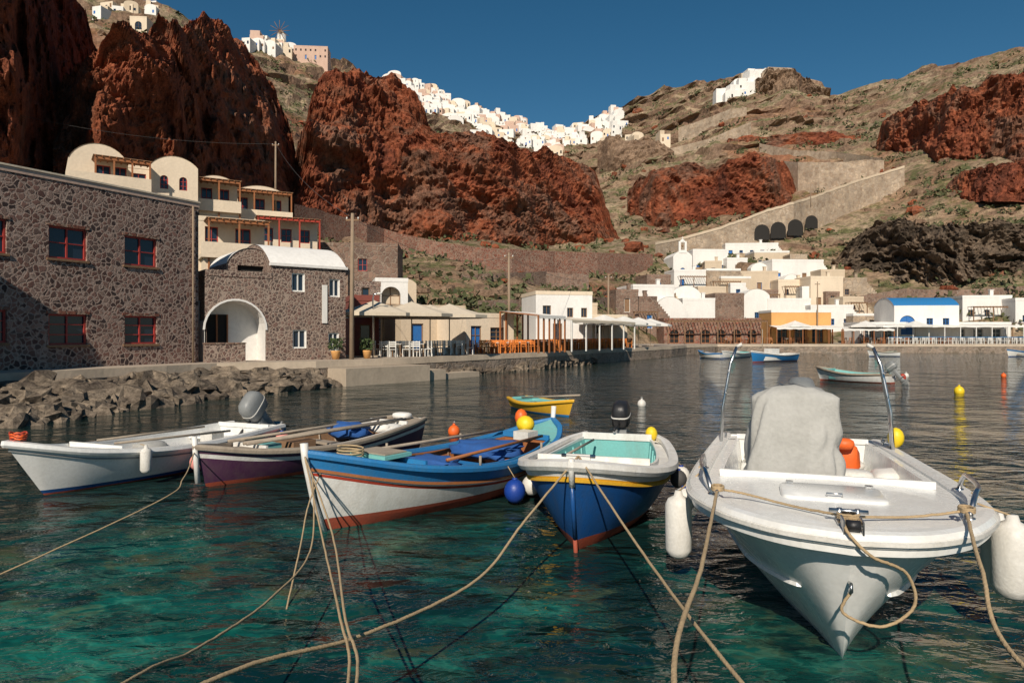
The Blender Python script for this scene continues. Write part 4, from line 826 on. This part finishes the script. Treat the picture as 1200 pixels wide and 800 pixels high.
p=b4.pt(.3,.6,-1); ballf(b4.o,(p.x-.16,p.y,.4),.13,'white_plastic',(p.x,p.y,.7)); p=b4.pt(.38,.6,-1); ballf(b4.o,(p.x-.1,p.y,.42),.12,'rubber',(p.x,p.y,.7)); b4.o.done()
# boat 5
b5=Boat('white_motorboat',(2.36,4.72),(4.2,10.0),[(0,1.06),(.3,1.15),(.6,1.2),(.78,1.14),(.9,.86),(.955,.6),(.985,.34),(1,0)],[(0,1.0),(.4,1.03),(.75,1.08),(1,1.12)],[(0,.3),(.7,.32),(.9,.24),(1,.06)],[(0,.22),(.45,.36),(.7,.8),(.85,1.25),(.95,1.5),(1,1.5)],.62)
b5.hull([('k','gelcoat',8),(('a',.4),'gelcoat',6),(('r',-.2),'gelcoat',2)],'gelcoat',70)
b5.sweep([(-.01,-.15),(.025,-.14),(.03,-.09),(.055,-.075),(.06,-.02),(.035,.012),(-.02,.022),(-.09,.022),(-.12,.0),(-.125,-.06)],'gelcoat')
b5.sweep([(.04,-.065),(.075,-.06),(.075,-.03),(.04,-.025)],'white_plastic','rub_rail')
b5.sweep([(-.01,-.015),(.035,-.010),(.02,.015),(-.01,.02)],'gelcoat','spray_rails',zrel=lambda t:.30+.30*t**3,t0=.15,t1=.93)
b5.deck('gelcoat',.07,.62,.26,'gelcoat',.36,drop=.03,camber=.05,lip=.04)
c=b5.o.part('covered_console'); rings=[]
for i in range(36):
    v=i/35; z=lerp(.50,1.95,v); a=lerp(.52,.40,v**1.3); bq=lerp(.44,.25,v)
    if v>.93: k=1-((v-.93)/.07)**2*.35; a*=k;bq*=k
    r=rring(.22,b5.Y(.50)-.14*v,z,a,bq,.34,64); rr_=[]
    for x,y,zz in r:
        n_=noise.noise(Vector((x*3.2,y*3.2,zz*1.0)))*.07+abs(noise.noise(Vector((x*6+zz*1.5,y*6,zz*1.2))))*.16-.03; rr_.append((x+(x-.22)*n_*1.6,y+(y-b5.Y(.5))*n_*2.8,zz+n_*.25-(.08*v*abs(x-.22)*2)))
    rings.append(rr_)
c.loft(rings,'cover_cloth')
for zz,aa,bq in((.86,.525,.42),(.52,.55,.47)): rg=rring(.22,b5.Y(.5)-.03,zz,aa,bq,.34,40); c.tube(rg+[rg[0]],.008,'rope_fibre',5)
fr=[rring(.2,b5.Y(.585),z,a,b_,.5,30) for z,a,b_ in((.36,.36,.2),(.78,.36,.2),(.88,.32,.17),(.92,.2,.1))]; c.loft([[(x*(1+.05*noise.noise(Vector((x*8,z,1)))),y+.02*noise.noise(Vector((x*9,y,z*3))),z) for x,y,z in g_] for g_ in fr],'cover_cloth')
q=b5.o.part('seats')
q.loft([rring(0,b5.Y(.13),z,.8*k,.28*k,.3) for z,k in((.37,1),(.66,1),(.72,.97),(.74,.9))],'gelcoat'); q.loft([rring(0,b5.Y(.13),z,.76*k,.25*k,.35) for z,k in((.745,.98),(.79,1),(.82,.95))],'white_plastic')
q.loft([rring(-.42,b5.Y(.33),z,.34*k,.26*k,.35) for z,k in((.37,1),(.72,1),(.78,.96),(.80,.85))],'gelcoat')
q.b2((-.88,b5.Y(.45)-.5,.40),(-.62,b5.Y(.45)+.5,.72),'gelcoat'); q.b2((.74,b5.Y(.4)-.7,.40),(.9,b5.Y(.4)+.7,.72),'gelcoat')
q=b5.o.part('foredeck_hatch'); q.loft([rring(0,b5.Y(.76),z,.42*k,.30*k,.3,32) for z,k in((1.06,1),(1.118,1),(1.128,.97))],'gelcoat'); q.tube([(-.06,b5.Y(.76)+.22,1.13),(-.06,b5.Y(.76)+.22,1.155),(.06,b5.Y(.76)+.22,1.155),(.06,b5.Y(.76)+.22,1.13)],.008,'steel')
for s in(-1,1): q.b2((s*.33-.03,b5.Y(.76)-.27,1.13),(s*.33+.03,b5.Y(.76)-.21,1.15),'steel')
q=b5.o.part('bow_fittings'); q.box((0,b5.Y(.955),1.145),(.16,.22,.02),'steel')
for s in(-1,1): q.tube([(s*.06,b5.Y(.955),1.15),(s*.06,b5.Y(.955),1.24)],.018,'steel'); q.box((s*.06,b5.Y(.99),1.17),(.012,.18,.09),'steel')
q.tube([(-.13,b5.Y(.955),1.22),(.13,b5.Y(.955),1.22)],.016,'steel'); q.tube([(-.045,b5.Y(1)-.0,1.18),(.045,b5.Y(1)-.0,1.18)],.04,'black_plastic',12)
q.tube([(0,b5.Y(1)-.2,.72),(0,b5.Y(1)-.11,.74),(0,b5.Y(1)-.09,.69),(0,b5.Y(1)-.18,.66)],.012,'steel')
def cleat(t,side):
    p=b5.pt(t,sp(b5.sh,t),side); x=p.x-side*.09; q.tube([(x,p.y-.11,p.z+.08),(x,p.y+.11,p.z+.08)],.014,'steel'); 
    for d in(-.04,.04): q.tube([(x,p.y+d,p.z+.02),(x,p.y+d,p.z+.08)],.014,'steel')
    return Vector((x,p.y,p.z+.08))
cl=cleat(.84,1); cr=cleat(.87,-1); cleat(.1,1); cleat(.1,-1)
q=b5.o.part('handrails')
for side in(1,-1):
    pts=[]
    for i in range(13):
        t=lerp(.58,.83,i/12) if side==1 else lerp(.64,.87,i/12); p=b5.pt(t,sp(b5.sh,t),side); pts.append(Vector((p.x-side*.07,p.y,p.z+.02+.17*min(1,math.sin(math.pi*i/12)*2.6))))
    q.tube(pts,.021,'steel',10)
    for i in(0,-1): q.tube([pts[i]-Vector((0,0,.01)),pts[i]+Vector((0,0,.012))],.04,'steel',12)
q=b5.o.part('roll_bar')
for side in(1,-1):
    p=b5.pt(.16,1.0,side); x=p.x-side*.06
    for dy in(0,.12): q.tube([(x,p.y+dy,1.02),(x-side*.02,p.y+dy*.8-.02,1.5),(x-side*.12,p.y+dy*.5-.06,2.1),(x-side*.2,p.y+dy*.2-.08,2.33)],.020,'steel',10)
    for z in(1.35,1.7,2.0): q.tube([(x-side*(.02+.1*(z-1.3)),p.y-.02,z),(x-side*(.02+.1*(z-1.3)),p.y+.1,z)],.012,'steel',6)
    q.tube([(x-side*.2,p.y-.08,2.33),(x-side*.27,p.y-.08,2.37)],.024,'white_plastic',8)
outboard(b5.o,-.05,b5.Y(0)-.05,1.02,-.25,'grey_plastic',1.35,True)
q=b5.o.part('gear'); q.blob((-.42,b5.Y(.3),1.0),(.15,.13,.2),'orange_plastic',14,.7,.2,2); q.blob((-.38,b5.Y(.33),1.2),(.12,.1,.07),'orange_plastic',12,.8); q.blob((-.42,b5.Y(.42),.86),(.21,.16,.13),'white_plastic',14,.5); q.blob((-.78,b5.Y(.36),.86),(.16,.25,.1),'canvas_white',12,.7,.3); q.blob((-1.12,b5.Y(.14),1.16),(.10,.10,.13),'yellow_plastic',14)
q.tube([(-.35+.14*math.cos(a),b5.Y(.22)+.05,1.0+.14*math.sin(a)) for a in[2*math.pi*i/20 for i in range(21)]],.035,'orange_plastic',8)
p=b5.pt(.68,1,1); cylf(b5.o,(p.x+.2,p.y+.02,.58),.13,.62,'white_plastic',(p.x,p.y,1.12)); p=b5.pt(.58,1,1); ballf(b5.o,(p.x+.17,p.y,.72),.12,'white_plastic',(p.x,p.y,1.1))
p=b5.pt(.78,1,-1); cylf(b5.o,(p.x-.24,p.y+.0,.70),.15,.62,'white_plastic',(p.x,p.y,1.13)); p=b5.pt(.70,1,-1); cylf(b5.o,(p.x-.2,p.y,.62),.13,.6,'white_plastic',(p.x,p.y,1.13),'cylinder_fender_2')
rp=b5.o.part('bow_rope')
yb=b5.Y(.955); yo=b5.Y(1)+.1
rope('',[(0,yb,1.18),(.05,yo-.05,1.16),(-.1,yo-.04,1.0),(-.34,yo-.2,.86),(-.40,yo-.25,.62),(-.2,yo-.25,.45),(.05,yo-.24,.52),(.0,yo-.22,.68)],.011,par=rp)
for k in range(3): rope('',[(.07*math.cos(a+k),yb+.06*math.sin(a+k),1.17+.015*k) for a in[2*math.pi*i/6 for i in range(7)]],.010,par=rp,n=5)
rope('',[(cl.x,cl.y,cl.z),(.72,b5.Y(.84),1.15),(.35,b5.Y(.89),1.14),(0,yb,1.18)],.010,par=rp); rope('',[(cr.x,cr.y,cr.z),(-.45,b5.Y(.9),1.14),(0,yb,1.18)],.010,par=rp)
for c_ in(cl,cr):
    for k in range(3): rope('',[(c_.x+.05*math.cos(a),c_.y+.07*math.sin(a)*(1 if k%2 else -1),c_.z+.0+.012*k) for a in[2*math.pi*i/6 for i in range(7)]],.010,par=rp,n=4)
CLw,CRw=b5.world(cl),b5.world(cr)
b5.o.done()
# mooring ropes
rope('mooring_rope',[CLw,S(823,660,3.9),S(790,800,2.55),(.5,1.2,1.05)],.012)
rope('mooring_rope',[CRw,S(1150,665,4.1),S(1205,785,3.2),(2.2,1.2,1.05)],.012)
bw=b4.world((0,b4.Y(.9),1.08))
rope('mooring_rope',[bw,S(615,610,6.6),S(560,678,5.6),S(430,742,4.3),S(240,800,3.2),(-2.0,1.2,1.05)],.012)
rope('mooring_rope',[bw,S(748,640,5.6),S(870,800,3.2),(1.25,1.4,.95)],.011)
b3w=b3.world((0,b3.Y(1)+.02,1.0))
rope('mooring_rope',[b3w,S(388,620,6.3),S(404,720,4.2),S(418,800,3.2),(-.5,1.2,1.05)],.009)
rope('mooring_rope',[b3w,S(380,640,6.0),S(398,720,4.3),S(408,800,3.3),(-.5,1.2,1.08)],.009)
rope('mooring_rope',[b3.world((0,b3.Y(1)-.1,.75)),S(365,640,6.6),S(318,700,5.2),S(230,760,4.0),S(145,800,3.3),(-2.0,1.2,1.05)],.009,'rope_fibre')
rope('mooring_rope',[b3.world((.1,b3.Y(.93),.9)),S(362,590,8.0),S(352,640,7.2),(-2.0,5.9,-.1)],.009)
rope('mooring_rope',[b2.world((0,b2.Y(1),.6)),S(215,560,9.4),S(180,590,8.4),(-5.6,6,-.1)],.009)
rope('mooring_rope',[b1.world((.1,b1.Y(1),.8)),(-8.4,8.5,.5),(-9,5,.4),(-8,1.6,.95)],.011)
# small boats afar
def dinghy(name,bow,stern,hm,dm,cap,bm,hb=.75,sh=.42):
    s=Boat(name,bow,stern,[(0,hb*.6),(.3,hb),(.6,hb*.95),(.85,hb*.5),(1,0)],[(0,sh),(.5,sh*.9),(1,sh*1.45)],[(0,.15),(.8,.2),(1,0)],[(0,.35),(.5,.4),(.85,.7),(1,.95)],.25)
    s.hull([('k',bm,2),(('a',.06),hm,4),(('r',-.12),cap,1)],nt=24); s.sweep(CAP,cap); s.deck(dm,.12,.78,.12,dm,.12)
    for t in(.3,.55): s.thwart(t,sh*.7,dm)
    return s
s=dinghy('yellow_rowing_boat',tuple(S(672,470,20.5).xy),tuple(S(606,470,23.5).xy),'yellow_paint','turquoise_paint','yellow_paint','sky_blue_paint',.62,.36); s.o.part('oars').tube([(.2,s.Y(.2),.4),(-.2,s.Y(1.02),.68)],.03,'wood_grey'); s.o.done()
s=dinghy('blue_fishing_boat',tuple(S(880,422,62).xy),tuple(S(931,422,66).xy),'sky_blue_paint','white_paint','white_paint','antifoul_red',.9,.7); q=s.o.part('cabin'); q.b2((-.4,s.Y(.45),.4),(.4,s.Y(.62),1.2),'white_paint'); q.tube([(0,s.Y(.75),.5),(0,s.Y(.75),3)],.04,'wood_grey'); s.o.done()
s=dinghy('white_dinghy',tuple(S(956,447,38).xy),tuple(S(1046,449,35).xy),'white_paint','turquoise_paint','wood_grey','antifoul_red',.8,.5); outboard(s.o,0,s.Y(0),.5,-.7,'grey_plastic'); s.o.part('buoy').blob((.5,s.Y(.0)-.3,.3),(.16,.16,.2),'red_paint'); s.o.done()
for a,b_,d0,d1 in((818,846,74,72),(846,876,72,77),(1016,1054,80,79),(1180,1215,78,80),(862,884,80,83)):
    s=dinghy('white_dinghy',tuple(S(a,0,d0).xy),tuple(S(b_,0,d1).xy),random.choice(['white_paint','gelcoat']),random.choice(['turquoise_paint','wood_grey']),random.choice(['sky_blue_paint','white_paint','wood_grey']),'blue_paint',.8,.55); s.o.done()
def buoy(px,py,r,mat):
    d=(CZ-r*.5)*F/(py-HZ); p=S(px,py,d); ob=Obj('mooring_buoy',(p.x,p.y,r*.45)); q=ob.part('float'); q.blob((0,0,0),(r,r,r*1.1),mat,18); q.tube([(0,0,r),(0,0,r*1.35)],r*.22,mat,10); q=ob.part('ring'); q.tube([(r*.2*math.cos(a),0,r*1.45+r*.2*math.sin(a)) for a in[2*math.pi*i/12 for i in range(13)]],r*.06,'steel',6); ob.done()
buoy(1124,458,.2,'yellow_plastic'); buoy(752,473,.15,'white_plastic'); buoy(307,506,.15,'pink_plastic'); buoy(532,505,.15,'orange_plastic'); buoy(1176,440,.14,'orange_plastic'); buoy(1062,440,.15,'white_plastic'); buoy(490,500,.12,'white_plastic')
# ------------------------------------------------------------------ light, sky, camera
el=math.radians(36)
sd=Vector((-.24,-1,0)).normalized()*math.cos(el)+Vector((0,0,math.sin(el)))
L=bpy.data.lights.new('sun','SUN'); L.energy=5.0; L.angle=math.radians(.5); L.color=(1,.89,.75); so=bpy.data.objects.new('sun',L); scene.collection.objects.link(so); so.rotation_euler=sd.to_track_quat('Z','Y').to_euler(); so.location=(0,-20,40)
w=bpy.data.worlds.new('World'); scene.world=w; w.use_nodes=True; nt=w.node_tree; bg=nt.nodes['Background']; st=nt.nodes.new('ShaderNodeTexSky'); st.sky_type='NISHITA'; st.sun_disc=False; st.sun_elevation=el; st.sun_rotation=math.atan2(sd.x,sd.y); st.air_density=1.0; st.dust_density=0.0; st.ozone_density=1.8; st.altitude=1000
hs=nt.nodes.new('ShaderNodeHueSaturation'); hs.inputs['Saturation'].default_value=1.32; hs.inputs['Hue'].default_value=.488; nt.links.new(st.outputs[0],hs.inputs['Color'])
nt.links.new(hs.outputs[0],bg.inputs[0]); bg.inputs[1].default_value=.06
cam=bpy.data.cameras.new('camera'); co_=bpy.data.objects.new('camera',cam); scene.collection.objects.link(co_); co_.location=(0,0,CZ); co_.rotation_euler=(math.pi/2,0,0); cam.lens=24; cam.sensor_width=36; cam.shift_y=-8/1200; cam.clip_end=6000; cam.clip_start=.1; scene.camera=co_
scene.view_settings.view_transform='Standard'; scene.view_settings.look='None'; scene.view_settings.exposure=0
